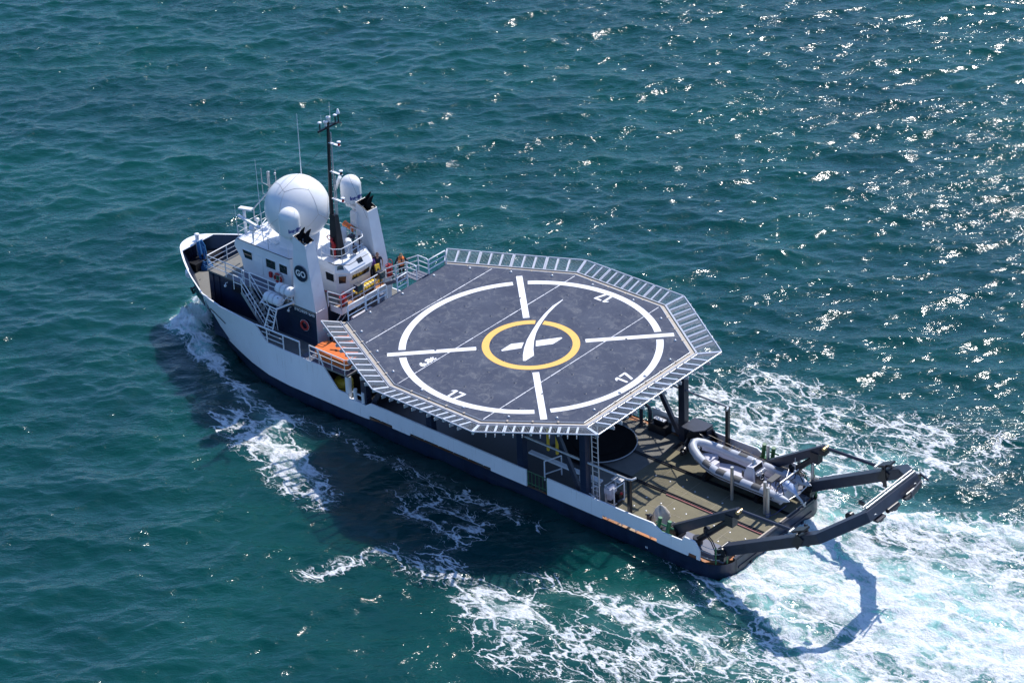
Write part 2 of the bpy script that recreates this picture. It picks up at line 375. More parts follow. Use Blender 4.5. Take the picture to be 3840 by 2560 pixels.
def sea():
    core = lambda a, b, st: list(np.arange(a, b, st))
    def axis(a, b, st):
        c = core(a, b, st); lo = []; s_ = st; x = a
        while x > -2200: s_ *= 1.16; x -= s_; lo.append(x)
        hi = []; s_ = st; x = c[-1]
        while x < 2200: s_ *= 1.16; x += s_; hi.append(x)
        return np.array(lo[::-1]+c+hi)
    U = axis(-46, 46, .15); V = axis(-44, 72, .17)
    uu, vv = np.meshgrid(U, V, indexing='ij')
    X = 9-.745*uu+.667*vv; Y = -9-.667*uu-.745*vv
    H, gx, gy = ocean_tile()
    fade = np.clip(1.2-np.maximum(abs(uu)-50, 0)/120-np.maximum(abs(vv-14)-60, 0)/120, 0, 1)
    dx = samp(gx, X, Y)*1.05*fade; dy = samp(gy, X, Y)*1.05*fade; Z = samp(H, X, Y)*fade
    foam = np.zeros_like(X); heave = np.zeros_like(X); aer = np.zeros_like(X)
    for pts, r, s_, hv in FOAM:
        D = polydist(X, Y, pts); g = np.exp(-(D/r)**2*.9)
        foam = np.maximum(foam, 0)+s_*g*(1-.35*np.clip(foam, 0, 1)); heave += hv*np.exp(-(D/r)**2*1.3); aer += min(s_, 1)*np.exp(-(D/(r*1.5))**2*.8)
    n1 = samp(H, X*3.1+17, Y*3.1)/.125; n2 = samp(H, X*7.3+5, Y*7.3+9)/.125
    Z += heave*(.55+.35*n1+.22*n2)
    # quiet water under the hull so no crest shows inside the ship
    inside = (abs(Y) < 4.9) & (X > -17.8) & (X < 22); Z = np.where(inside, Z*.3-.25, Z)
    inside = (abs(Y) < np.interp(X, [22, 28.5], [3.6, .1])) & (X >= 22) & (X < 28.6); Z = np.where(inside, -.5, Z)
    nu, nv = X.shape
    co_ = np.stack([X+dx, Y+dy, Z], -1).reshape(-1, 3).astype(np.float32)
    I = np.arange(nu*nv).reshape(nu, nv)
    q = np.stack([I[:-1, :-1], I[1:, :-1], I[1:, 1:], I[:-1, 1:]], -1).reshape(-1, 4)
    # orientation upward
    e1 = co_[q[0, 1]]-co_[q[0, 0]]; e2 = co_[q[0, 3]]-co_[q[0, 0]]
    if np.cross(e1, e2)[2] < 0: q = q[:, ::-1]
    me = bpy.data.meshes.new('sea'); me.vertices.add(len(co_)); me.vertices.foreach_set('co', co_.ravel())
    me.loops.add(q.size); me.loops.foreach_set('vertex_index', q.ravel().astype(np.int32))
    me.polygons.add(len(q)); me.polygons.foreach_set('loop_start', np.arange(0, q.size, 4, dtype=np.int32)); me.polygons.foreach_set('loop_total', np.full(len(q), 4, np.int32))
    me.polygons.foreach_set('use_smooth', np.ones(len(q), bool)); me.update(calc_edges=True)
    for nm, A in (('foam', foam), ('aer', aer)):
        at = me.attributes.new(nm, 'FLOAT', 'POINT'); at.data.foreach_set('value', A.ravel().astype(np.float32))
    o = bpy.data.objects.new('sea', me); C.objects.link(o); o['kind'] = 'structure'
    # --- material
    m = bpy.data.materials.new('sea_water'); m.use_nodes = True; nt = m.node_tree; n = nt.nodes; L = nt.links; b = n['Principled BSDF']
    geo = n.new('ShaderNodeNewGeometry'); P = geo.outputs['Position']
    def att(nm):
        a = n.new('ShaderNodeAttribute'); a.attribute_name = nm; return a.outputs['Fac']
    def noise(v, s, d=4, r=.5, dist=0, out=0):
        x = n.new('ShaderNodeTexNoise'); x.inputs['Scale'].default_value = s; x.inputs['Detail'].default_value = d; x.inputs['Roughness'].default_value = r; x.inputs['Distortion'].default_value = dist
        L.new(v, x.inputs['Vector']); return x.outputs[out]
    def ma(op, a, c=None, cl=False):
        x = n.new('ShaderNodeMath'); x.operation = op; x.use_clamp = cl
        for i, k in ((0, a), (1, c)):
            if k is None: continue
            if isinstance(k, (int, float)): x.inputs[i].default_value = k
            else: L.new(k, x.inputs[i])
        return x.outputs[0]
    def mr(v, a, bb, c, d_, smooth=True):
        x = n.new('ShaderNodeMapRange'); x.interpolation_type = 'SMOOTHSTEP' if smooth else 'LINEAR'
        for i, k in enumerate((v, a, bb, c, d_)):
            if isinstance(k, (int, float)): x.inputs[i].default_value = k
            else: L.new(k, x.inputs[i])
        return x.outputs[0]
    def vm(op, a, c):
        x = n.new('ShaderNodeVectorMath'); x.operation = op
        for i, k in ((0, a), (1, c)):
            if isinstance(k, tuple): x.inputs[i].default_value = k
            elif isinstance(k, (int, float)): x.inputs['Scale'].default_value = k
            else: L.new(k, x.inputs[i])
        return x.outputs[0]
    def vor(v, s, rnd=1.):
        x = n.new('ShaderNodeTexVoronoi'); x.feature = 'DISTANCE_TO_EDGE'; x.inputs['Scale'].default_value = s; x.inputs['Randomness'].default_value = rnd
        L.new(v, x.inputs['Vector']); return x.outputs['Distance']
    foamA = att('foam'); aerA = att('aer')
    fl = vm('MULTIPLY', P, (1, 1, 0.0))
    st = vm('MULTIPLY', P, (.60, 1.05, 0.0))
    wc = noise(st, .55, 4, .55, 0, 1); wc = vm('SUBTRACT', wc, (.5, .5, .5)); wc = vm('SCALE', wc, 3.2)
    wf = noise(st, 2.3, 5, .6, 0, 1); wf = vm('SUBTRACT', wf, (.5, .5, .5)); wf = vm('SCALE', wf, .38)
    pw = vm('ADD', vm('ADD', st, wc), wf)
    big = noise(st, .42, 5, .6, .4)                    # large scale patchiness
    fine = noise(st, 4.2, 8, .72, .3)
    dens = ma('MULTIPLY', foamA, mr(big, .32, .62, .55, 1.3))
    v1 = vor(pw, .62); v2 = ma('MULTIPLY', ma('ABSOLUTE', ma('SUBTRACT', noise(pw, 1.25, 3, .5, .5), .5)), 1.6)
    w1 = mr(dens, .2, 1.1, .0, .20, False); w2 = mr(dens, .25, 1.05, 0., .17, False)
    def lace(v, w_):
        q_ = ma('DIVIDE', v, ma('MAXIMUM', w_, .001)); return mr(q_, .25, 1.0, 1, 0)
    br = mr(fine, .34, .5, .25, 1)
    l1 = ma('MULTIPLY', lace(v1, w1), br); l2 = ma('MULTIPLY', ma('MULTIPLY', lace(v2, w2), mr(fine, .4, .6, .15, 1)), .85)
    churn = noise(pw, .85, 10, .68, .2)
    thr = mr(dens, .55, 1.35, .70, .465, False)
    solid = mr(ma('SUBTRACT', churn, thr), -.10, .16, 0, 1)
    solid = ma('MULTIPLY', solid, mr(dens, .45, .75, 0, 1))
    fm = ma('MULTIPLY', ma('MAXIMUM', ma('MAXIMUM', l1, l2), solid), mr(dens, .10, .24, 0, 1))
    # scattered whitecap flecks on open water
    crest = mr(noise(st, .9, 9, .7, .5), .70, .76, 0, .6)
    fm = ma('MAXIMUM', fm, ma('MULTIPLY', crest, .35), True)
    fm = ma('MULTIPLY', fm, mr(noise(fl, 11, 4, .7), .25, .5, .72, 1), True)
    def mixc(f, a, c):
        x = n.new('ShaderNodeMix'); x.data_type = 'RGBA'
        if isinstance(f, float): x.inputs[0].default_value = f
        else: L.new(f, x.inputs[0])
        for i, k in ((6, a), (7, c)):
            if isinstance(k, tuple): x.inputs[i].default_value = (*k, 1)
            else: L.new(k, x.inputs[i])
        return x.outputs[2]
    deep = mixc(mr(noise(fl, .06, 4, .6), .35, .65, 0, 1), (.0018, .037, .037), (.0026, .051, .045))
    aerN = ma('MULTIPLY', mr(aerA, .45, 2.2, 0, 1), mr(noise(pw, .8, 6, .65), .34, .66, .15, 1))
    body = mixc(aerN, deep, (.10, .29, .27)); body = mixc(ma('MULTIPLY', mr(foamA, .75, 1.35, 0, 1), mr(churn, .3, .55, .35, 1)), body, (.27, .50, .46))
    colr = mixc(fm, body, (.80, .82, .82))
    L.new(colr, b.inputs['Base Color'])
    L.new(mr(fm, 0, .6, .125, .7), b.inputs['Roughness'])
    b.inputs['IOR'].default_value = 1.333; b.subsurface_method = 'BURLEY'; L.new(mr(fm, 0, .5, .75, .1), b.inputs['Subsurface Weight']); b.inputs['Subsurface Radius'].default_value = (.4, 1.2, 1.0); b.inputs['Subsurface Scale'].default_value = 1.6
    # ripples
    rp = vm('MULTIPLY', P, (1, 1, .3))
    rot = n.new('ShaderNodeMapping'); rot.inputs['Rotation'].default_value = (0, 0, R(-42)); L.new(rp, rot.inputs[0]); rv = vm('MULTIPLY', rot.outputs[0], (.5, 1., 1.))
    h1 = ma('MULTIPLY', noise(rv, 2.1, 3, .58, .35), .115)
    h2 = ma('MULTIPLY', noise(rv, 5.6, 3, .58, .3), .036)
    h3 = ma('MULTIPLY', noise(rv, 15, 2, .5, .2), .008)
    hf = ma('MULTIPLY', ma('MULTIPLY', fm, .06), mr(noise(fl, 7, 6, .7), .3, .7, .3, 1))
    gust = mr(noise(vm('MULTIPLY', rot.outputs[0], (.035, .085, 0)), 1., 4, .6, .6), .34, .64, .55, 1.35); hh = ma('ADD', ma('MULTIPLY', ma('ADD', ma('ADD', h1, h2), h3), gust), hf)
    bp = n.new('ShaderNodeBump'); bp.inputs['Strength'].default_value = 1.; bp.inputs['Distance'].default_value = 1.
    L.new(hh, bp.inputs['Height']); L.new(bp.outputs[0], b.inputs['Normal'])
    me.materials.append(m)
    return o
SEA = sea()

# ================================================================ THE SHIP
ship = thing('support_ship', 'white and navy offshore ship with octagonal blue helideck, twin funnels and white radomes', 'ship', (0, 0, 0))
SX = [-18.2, 16, 18, 20, 22.2, 24.1, 26.3, 27.7, 28.56, 29.14, 29.6, 29.87, 30.05, 30.12]
YS = [5.1, 5.1, 5.1, 5.12, 5.08, 4.65, 3.5, 2.62, 2.02, 1.58, 1.2, .87, .5, 0]
YW = [5.1, 5.1, 4.9, 4.35, 3.55, 2.85, 1.75, .9, .5, .28, .15, .08, .03, 0]
RK = [0, 0, 0, 0, .1, .25, .5, .8, .95, 1.05, 1.1, 1.15, 1.2, 1.2]
def hp(s, z, off=0.):
    """hull surface point for sheer station s at height z (port side)"""
    t = (max(z, 0)/4.75)**1.15
    ys = interp(s, SX, YS); yw = interp(s, SX, YW); rk = interp(s, SX, RK)
    if z < 0: yw = yw*(1+.12*z)
    y = yw+(ys-yw)*t; x = s-rk*(1-min(t, 1))
    if s < -16.9:
        q = min(1, (-16.9-s)/1.3); y = y-1.3*(1-math.sqrt(max(0, 1-q*q)))
    return x, max(y-off, 0)
def stations(a, b, extra=()):
    st = [s for s in list(np.arange(math.ceil(a), b, 1.0)) if a < s < b]+[a, b]
    st += [s for s in (24.6, 25.4, 26.8, 27.3, 28.1, 28.9, 29.3, 29.45, 29.6, 29.75, 29.87, 29.95, 30.02, 30.07, 30.1, -17.2, -17.5, -17.75, -17.95, -18.1, -18.17) if a < s < b]
    st += [e for e in extra if a < e < b]
    return sorted(set(round(float(s), 4) for s in st))
def shell(mb, side, a, b, zb, zt, nz=5, th=.09, extra=(), inner=True):
    st = stations(a, b, extra); rows = []
    for s in st:
        z0, z1 = zb(s), zt(s)
        rows.append([(hp(s, z0+(z1-z0)*k/nz)[0], hp(s, z0+(z1-z0)*k/nz)[1]*side, z0+(z1-z0)*k/nz) for k in range(nz+1)])
    def grid(rr, flip, sm=True):
        vs = [p for r in rr for p in r]; m = len(rr[0]); fs = []
        for i in range(len(rr)-1):
            for k in range(m-1):
                f = (i*m+k, (i+1)*m+k, (i+1)*m+k+1, i*m+k+1); fs.append(f if not flip else tuple(reversed(f)))
        mb.add(vs, fs, sm)
    grid(rows, side > 0)
    if inner:
        inn = []
        for s in st:
            z0, z1 = zb(s), zt(s); inn.append([(hp(s, z0+(z1-z0)*k/nz)[0]-(.0 if s < 27 else th), hp(s, z0+(z1-z0)*k/nz, th)[1]*side, z0+(z1-z0)*k/nz) for k in range(nz+1)])
        mb.mi = 1; grid(inn, side < 0); mb.mi = 0
        cap = [[rows[i][-1], inn[i][-1]] for i in range(len(st))]; grid(cap, side > 0, False)
        cap = [[rows[i][0], inn[i][0]] for i in range(len(st))]; grid(cap, side < 0, False)
        for e in (0, -1):
            r_, q_ = rows[e], inn[e]
            mb.add(r_+q_, [(k, k+1, nz+2+k, nz+1+k) for k in range(nz)])
    return st
WB = lambda s: interp(s, [-18.2, 8.8, 9.1, 29.9], [.93, .93, .80, .80])
# lower hull: dark
mb = MB()
for sd in (1, -1): shell(mb, sd, -18.2, 30.12, lambda s: -1.4, WB, 5, inner=False)
# transom
tr = []
ys = [hp(-18.2, .5)[1]]
w0 = hp(-18.2, .5)[1]
mb.box(-18.22, -18.05, -w0, w0, -1.3, .93)
low = obj('hull', mb, 'navy', ship)
mb = MB(); mb.box(-18.27, -18.22, -w0+.2, w0-.2, .28, .42)
for y in (-2.6, 2.4): mb.lathe((0, 0, 0), [(0, 0)], 3) if False else mb.tube([(-18.23, y, .1), (-18.30, y, .1)], .11, 12)
obj('transom_rubbing_strake', mb, 'dark', low)
mb = MB()
for sd in (1,): put_text(mb, '10', (-12.75, 5.106, .28), (-1, 0, 0), (0, 0, 1), h=.16, bold=.02)
obj('draught_mark', mb, 'white', low)
# bow anchor and hawse
mb = MB()
ax, ay = hp(27.9, 2.9)
mb.tube([(ax-.1, ay-.1, 3.0), (ax+.25, ay+.35, 2.55)], .07, 8); mb.beam((ax+.05, ay+.42, 2.35), (ax+.5, ay+.2, 2.5), .1, .16); mb.beam((ax+.0, ay+.4, 2.4), (ax-.25, ay+.5, 2.75), .1, .12); mb.tube([(ax-.35, ay-.05, 3.15), (ax+.05, ay+.12, 2.85)], .2, 12)
obj('anchor', mb, 'black', low)
mb = MB()
pts = []
for s in np.linspace(24.0, 22.3, 7):
    x, y = hp(s, 3.3-.25*(24-s)); pts.append((x, y+.03, 3.3-.25*(24-s)))
mb.tube(pts, .028, 6); obj('hull_slot', mb, 'black', low)

# upper hull / bulwarks (white) with their own profile
TOPX = [-16.60, -16.25, -15.50, -15.32, -13.84, -13.22, -12, -5.30]
TOPZ = [1.55, 2.10, 2.12, 1.82, 1.78, 2.14, 2.10, 2.10]
TOPX2 = [-3.70, 8.9, 9.35, 10.62, 10.92, 11.67, 12.80, 17.85, 18.75, 22, 26, 29.9]
TOPZ2 = [2.08, 2.06, 1.75, 1.78, 2.03, 2.05, 3.32, 3.30, 4.30, 4.5, 4.7, 4.75]
for sd, nm in ((1, 'port'), (-1, 'starboard')):
    mb = MB()
    def zb(s):
        b0 = WB(s)
        return b0
    ft1 = interp
    # freeing ports cut from the lower edge
    def zb_aft(s):
        if -13.5 < s < -9.45: return 1.17
        if -16.35 < s < -15.75: return 1.17
        return .93
    def zb_fwd(s):
        if -.88 < s < 5.7 or 7.14 < s < 9.1: return 1.12
        return WB(s)
    shell(mb, sd, -16.6, -5.3, zb_aft, lambda s: interp(s, TOPX, TOPZ), 3, extra=[-16.35, -16.34, -16.2, -15.76, -15.75, -15.5, -15.32, -13.84, -13.5, -13.49, -13.22, -9.46, -9.45])
    shell(mb, sd, -3.7, 30.12, zb_fwd, lambda s: interp(s, TOPX2, TOPZ2), 7, extra=[-.88, -.87, 5.69, 5.7, 7.14, 7.15, 8.9, 9.09, 9.1, 9.35, 10.62, 10.92, 11.67, 12.8, 17.85, 18.75])
    # inner face colour: white aft, navy at the bow
    o = obj('bulwark', mb, ['hullwhite', 'white'], ship)
    me = o.data
    for p in me.polygons:
        if p.material_index == 1 and p.center.x > 15: p.material_index = 2
    me.materials.append(M['navy'])
    for x in list(np.arange(-12.9, -9.6, 1.05))+[-.2, 1, 2.2, 3.4, 4.6, 8.2]:
        mb = MB(); mb.box(x-.015, x+.015, min(sd*4.72, sd*5.0), max(sd*4.72, sd*5.0), .96, 1.75); obj('bulwark_stay', mb, 'white', ship)
# bow breasthook plate
mb = MB(); pl = [(29.12, -1.5), (29.12, 1.5)]+[(x-.02, y*.97) for x, y in [hp(s, 4.66) for s in (29.3, 29.45, 29.6, 29.75, 29.87, 29.95, 30.05)]]+[(30.08, 0)]+[(x-.02, -y*.97) for x, y in [hp(s, 4.66) for s in (30.05, 29.95, 29.87, 29.75, 29.6, 29.45, 29.3)]]
mb.prism(pl, 4.68, 4.735); bh = obj('bow_plate', mb, 'white', ship)
mb = MB(); mb.tube([(29.12, 0, 3.3), (29.14, 0, 5.33)], .13, 14); mb.lathe((29.14, 0, 5.33), [(.17, 0), (.17, .05), (.0, .06)], 14); mb.box(28.98, 29.3, -.34, .34, 4.86, 4.94)
obj('bow_post', mb, 'white', ship)
# bow fittings
mb = MB(); mb.tube([(28.55, .15, 3.3), (28.55, .15, 4.05)], .12, 12); mb.lathe((28.55, .15, 4.05), [(.16, 0), (.16, .05), (0, .05)], 12); obj('bitt', mb, 'black', ship)
mb = MB(); mb.box(28.2, 29.0, -1.3, 1.2, 3.3, 3.85); obj('bow_bench', mb, 'black', ship)
for sd in (1, -1):
    mb = MB(); mb.tube([(28.15, sd*1.95, 3.75), (27.75, sd*2.3, 3.7)], .2, 14); obj('fairlead', mb, 'white', ship)
mb = MB(); mb.sphere((26.6, -2.55, 3.75), .28, 14, 8, (1, .35, 1)); mb.tube([(26.6, -2.6, 3.75), (26.6, -2.9, 3.75)], .12, 10); obj('fairlead', mb, 'white', ship)
mb = MB(); mb.boxc((26.6, -1.4, 3.55), (.9, .7, .5)); mb.tube([(26.6, -1.9, 3.75), (26.6, -.9, 3.75)], .24, 14); mb.tube([(26.1, -1.2, 3.9), (26.1, -.4, 3.6)], .1, 10); obj('windlass', mb, 'red', ship)
for (x, y, dx) in ((27.0, 2.55, .9), (25.6, 3.6, 1.2)):
    mb = MB(); mb.slab([(x-dx, y+.45, 3.32), (x+.2, y-.2, 3.32), (x+.2, y-.05, 4.1), (x-dx, y+.6, 4.1)], .05); obj('bulwark_stay', mb, 'navy', ship)

# decks
mb = MB(); mb.prism([(-18.05, -3.8), (-16.9, -5.0), (14.9, -5.0), (14.9, 5.0), (-16.9, 5.0), (-18.05, 3.8)], .55, .90)
deck = obj('main_deck', mb, 'rust', ship)
mb = MB(); mb.prism([(-17.95, -3.5), (-14.2, -3.5), (-9, -3.75), (-9, -3.95), (-8.0, -3.95), (-8.0, -4.75), (-4.6, -4.75), (-3.8, -4.45), (14.8, -4.45), (14.8, 4.45), (-14.2, 4.3), (-14.2, 3.5), (-17.95, 3.5)], .90, .95)
obj('deck_planking', mb, 'khaki', deck)
mb = MB(); mb.prism([(-8.02, -4.0), (-8.02, 2.), (-8.9, 2.), (-8.9, 4.3), (14, 4.3), (14, -4.4), (-4, -4.4), (-4.7, -4.7), (-7.9, -4.7)], .95, .962); obj('deck_panel', mb, 'grey_deck', deck)
mb = MB(); mb.prism([(-2.6, -4.97), (14.85, -4.97), (14.85, 4.97), (-6.6, 4.97), (-6.6, 1.8), (-2.6, .6)], .963, .97); obj('painted_shade_sheet', mb, 'black', deck)  # added black sheet, paints deep shade onto the deck below the helideck
for sd in (1, -1):
    mb = MB(); mb.prism([(-17.8, sd*3.5), (-14.3, sd*3.5), (-14.3, sd*4.5), (-17.8, sd*4.5)], .9, 1.25); obj('a_frame_seat', mb, 'slate', ship)
for y in (-1.8, .66):
    mb = MB()
    for dy, w_ in ((-.07, .05), (.07, .05)): mb.box(-17.95, -2, y+dy-w_/2, y+dy+w_/2, .955, 1.02)
    mb.box(-17.95, -2, y-.03, y+.03, .955, .975)
    obj('deck_rail', mb, 'black', deck)
mb = MB()
pts = [(x, .86+.012*math.sin(x*1.7), 1.0) for x in np.linspace(-10.9, -17.9, 40)]; mb.tube(pts, .035, 6); obj('deck_hose', mb, 'pink', deck)
mb = MB()
for x in np.arange(-17.2, -8.2, 1.02):
    for y in (-.45, 1.75, 2.9): mb.lathe((x+.13*math.sin(y*9+x), y, .951), [(.06, 0), (.055, .01), (0, .012)], 10)
o = obj('deck_socket', mb, 'alu', deck); o['kind'] = 'stuff'
mb = MB()
for y in (.0, 2.3):
    mb.box(-17.9, -9, y-.006, y+.006, .956, .960)
for x in (-16.1, -13.9, -11.7, -9.5): mb.box(x-.006, x+.006, -1.5, 3.5, .956, .960)
obj('deck_seam', mb, 'tan', deck)
# stern coaming / roller slot
mb = MB(); mb.box(-18.2, -18.04, -3.9, 3.9, .93, 1.08); mb.box(-18.04, -17.98, -3.6, 3.6, .95, 1.0)
obj('stern_coaming', mb, 'dark', ship)
mb = MB(); mb.box(-18.0, -17.9, -3.55, 3.55, .951, 1.03); obj('stern_edge_bar', mb, 'tan', ship)
# stern corner fences
for sd in (1, -1):
    pa = [(-16.62, sd*5.02)]+[(-16.9-1.22*math.sin(a), sd*(3.78+1.22*math.cos(a))) for a in np.linspace(0, R(62), 7)]
    mb = MB()
    for z in (1.25, 1.62, 1.98): mb.tube([(x, y, z-.05*math.sin(i/6*math.pi)) for i, (x, y) in enumerate(pa)], .018, 6)
    obj('corner_chain', mb, 'galv', ship)
    mb = MB()
    for (x, y) in (pa[4], pa[-1]): mb.tube([(x, y, .93), (x, y, 2.05)], .05, 8)
    obj('corner_stanchion', mb, 'green', ship)
# side gates between the bulwarks
for sd in (1, -1):
    mb = MB()
    for z in (1.2, 2.0): mb.tube([(-5.28, sd*5.03, z), (-3.72, sd*5.03, z)], .025, 6)
    for x in np.linspace(-5.2, -3.8, 6): mb.tube([(x, sd*5.03, 1.0), (x, sd*5.03, 2.0)], .018, 6)
    obj('side_gate', mb, 'green', ship)
# bollard pairs set on the rail
def bollards(x, sd, m, tilt=.25, z0=1.6, z1=2.45):
    mb = MB()
    for dx in (0, -.68):
        p0 = (x+dx+tilt*.4, sd*4.9, z0); p1 = (x+dx, sd*(4.9-tilt*.3), z1)
        mb.tube([p0, p1], .125, 14)
    zc = z0+(z1-z0)*.55
    mb.tube([(x+.3, sd*4.83, zc), (x-.98, sd*4.83, zc)], .055, 10)
    mb.box(x-.95, x+.35, sd*4.9-.14, sd*4.9+.14, z0-.08, z0)
    return obj('double_bollard', mb, m, ship)
bollards(-13.55, 1, 'green', .35, 1.62, 2.5); bollards(-13.95, -1, 'green', .5, 1.85, 2.85)
bollards(10.35, 1, 'white', 0, 1.7, 2.5); bollards(10.35, -1, 'white', 0, 1.7, 2.5)

# foredeck
fp_ = []
for s in [10.85, 12.8, 15, 18, 20, 22.2, 24.1, 25.2, 26.3, 27, 27.7, 28.2, 28.56, 28.9]:
    x, y = hp(s, 3.28); fp_.append((x, y-.1))
poly = [(x, y) for x, y in fp_]+[(29.0, 0)]+[(x, -y) for x, y in reversed(fp_)]
mb = MB(); mb.prism(poly, 3.16, 3.28); fd = obj('foredeck', mb, 'grey_deck', ship)
mb = MB(); mb.prism([(10.86, -4.98), (14.9, -4.98), (14.9, 4.98), (10.86, 4.98)], 3.285, 3.295); obj('foredeck_aft_panel', mb, 'slate', fd)
# rails along the cut-down side amidships
for sd in (1, -1):
    Y = sd*5.04
    mb = MB()
    mb.tube([(18.7, Y, 4.32), (17.8, Y, 4.34), (14.85, Y, 4.38)], .055, 8)
    for z in (3.66, 4.0): mb.tube([(18.2, Y, z), (16.3, Y, z+.02)], .028, 6)
    for x in (17.75, 16.3, 14.85): mb.tube([(x, Y, 3.3), (x, Y, 4.37)], .05, 8)
    obj('side_rail', mb, 'white', ship)
    mb = MB()
    mb.tube([(14.0, Y, 3.3), (14.0, Y, 4.42), (10.95, Y, 4.4), (10.8, Y-sd*.15, 4.4), (10.8, Y-sd*.9, 4.4)], .045, 8)
    for z in (3.68, 4.04): mb.tube([(14.0, Y, z), (10.95, Y, z), (10.8, Y-sd*.15, z), (10.8, Y-sd*.9, z)], .028, 6)
    for x in (13.2, 12.1, 11.0): mb.tube([(x, Y, 3.3), (x, Y, 4.4)], .03, 8)
    mb.tube([(13.35, Y, 4.4), (12.85, Y, 3.35)], .05, 8)
    obj('side_rail', mb, 'white', ship)
    mb = MB(); mb.tube([(11.0, sd*4.8, .95), (11.0, sd*4.8, 3.16)], .2, 16); mb.lathe((11.0, sd*4.8, 1.95), [(.215, 0), (.215, .04)], 16); obj('deck_support_post', mb, 'white', ship)
    mb = MB()
    for i in range(2):
        pts = [(14.85-t*.85, Y, 4.05-.38*i-.22*math.sin(math.pi*t)) for t in np.linspace(0, 1, 8)]; mb.tube(pts, .012, 5)
    obj('gap_chain', mb, 'black', ship)

# deckhouse (navy block) and upper deck
mb = MB(); mb.box(14.85, 24.45, -3.45, 3.45, .95, 5.62); dh = obj('deckhouse', mb, 'navy', ship)
mb = MB(); mb.box(24.0, 24.12, 3.45, 3.52, 3.28, 5.55); mb.box(23.45, 23.6, 3.45, 3.50, 3.28, 5.55); obj('deckhouse_pipe', mb, 'navy', dh)
mb = MB(); put_text(mb, 'IMO9591648', (15.8, 3.462, 5.47), (-1, 0, 0), (0, 0, 1), w=1.75, h=.2, bold=.012); obj('hull_number', mb, 'marking', dh)
mb = MB(); mb.box(21.3, 22.3, 3.45, 3.5, 4.9, 5.3); obj('louvre', mb, 'black', dh)
for x, y, z in ((22.7, 3.45, 5.25), (17.0, 3.45, 5.35)):
    mb = MB(); mb.tube([(x, y, z+.1), (x, y+.2, z+.12), (x, y+.25, z)], .03, 6); mb.lathe((x, y+.25, z-.12), [(.06, 0), (.09, .05), (.09, .12), (0, .14)], 10); obj('deck_lamp', mb, 'white', dh)
mb = MB(); mb.boxc((14.83, 0, 2.05), (.06, .8, 1.9)); obj('door', mb, 'white', dh)
mb = MB(); mb.prism([(24.5, -3.5), (24.5, 3.5), (14.86, 3.5), (14.86, 2.05), (13.9, 2.05), (13.9, -2.05), (14.86, -2.05), (14.86, -3.5)], 5.62, 5.72)
ud = obj('upper_deck', mb, 'grey_deck', ship)
mb = MB(); mb.box(13.84, 13.9, -2.1, 2.1, 5.3, 5.74); 
for sd in (1, -1): mb.box(13.9, 14.84, min(sd*2.05, sd*2.1), max(sd*2.05, sd*2.1), 5.3, 5.74)
for y in (-1.2, 0, 1.2, 1.9): mb.beam((14.0, y, 5.35), (14.8, y, 4.2), .06, .06)
obj('platform_edge', mb, 'white', ud)
mb = MB(); mb.box(13.92, 14.6, -2.0, 2.0, 5.722, 5.732); obj('platform_mat', mb, 'rust', ud)
for q_ in ((18.1, 22.4, 2.22, 3.48), (18.1, 24.0, -3.45, -2.22)):
    mb = MB(); mb.box(*q_, 5.722, 5.728); obj('deck_walkway', mb, 'slate', ud)

# rails of the upper deck
z = 5.72
railing('upper_rail', [(21.1, 3.48, z), (24.42, 3.48, z), (24.42, -3.48, z), (18, -3.48, z)], ship, 1.05, 'white', .036, sp=1.65)
railing('upper_rail', [(20.6, 3.48, z), (17.2, 3.48, z)], ship, 1.05, 'white', .034, sp=1.4)
railing('platform_rail', [(14.8, 2.3, z), (13.8, 2.15, z), (13.8, -2.0, z)], ship, 1.05, 'white', .04, sp=1.0)
# inclined stair, port side, from upper deck down to foredeck
mb = MB()
for dy in (0, .75):
    a = (20.55, 3.55+dy, 5.7); b = (18.45, 3.55+dy, 3.3)
    mb.beam(a, b, .05, .2)
for i in range(1, 10):
    t = i/10; x = 20.55-2.1*t; zz = 5.7-2.4*t; mb.box(x-.12, x+.12, 3.57, 4.28, zz-.015, zz+.015)
st_ = obj('stairway', mb, 'galv', ship)
mb = MB()
for dy in (0, .78):
    y = 3.53+dy
    mb.tube([(21.2, y, 6.75), (20.5, y, 6.75), (18.4, y, 4.25), (18.3, y, 3.35)], .033, 8); mb.tube([(21.2, y, 6.25), (20.5, y, 6.25), (18.6, y, 3.95)], .026, 8)
    for x, z0, z1 in ((20.5, 5.7, 6.75), (19.4, 4.4, 5.45), (21.2, 5.72, 6.75)): mb.tube([(x, y, z0), (x, y, z1)], .028, 8)
obj('handrail', mb, 'white', st_)
# liferaft ladder and frame
mb = MB()
mb.tube([(18.0, 4.95, 4.3), (17.75, 4.55, 5.75)], .05, 8); mb.tube([(17.3, 4.95, 4.28), (17.15, 4.55, 5.72)], .05, 8)
for i in range(4):
    t = (i+.5)/4; mb.tube([(18.0-.25*t, 4.95-.4*t, 4.3+1.45*t), (17.3-.15*t, 4.95-.4*t, 4.28+1.44*t)], .035, 8)
mb.tube([(17.2, 4.6, 5.72), (16.6, 3.5, 5.95)], .075, 10); mb.tube([(18.6, 4.6, 5.72), (18.6, 3.5, 5.72)], .05, 8); mb.tube([(18.7, 4.45, 5.72), (17.1, 4.6, 5.72)], .045, 8); mb.tube([(18.7, 3.6, 6.1), (16.6, 3.6, 6.1)], .045, 8); mb.tube([(16.7, 3.6, 6.1), (16.7, 3.6, 6.9)], .045, 8); mb.tube([(17.3, 4.4, 5.8), (16.75, 3.55, 6.55)], .035, 8)
mb.tube([(18.7, 3.6, 6.1), (18.7, 4.4, 5.7)], .04, 8)
obj('liferaft_cradle', mb, 'white', ship)

# ---------------------------------------------------------------- bridge house
zt = 8.0
mb = MB()
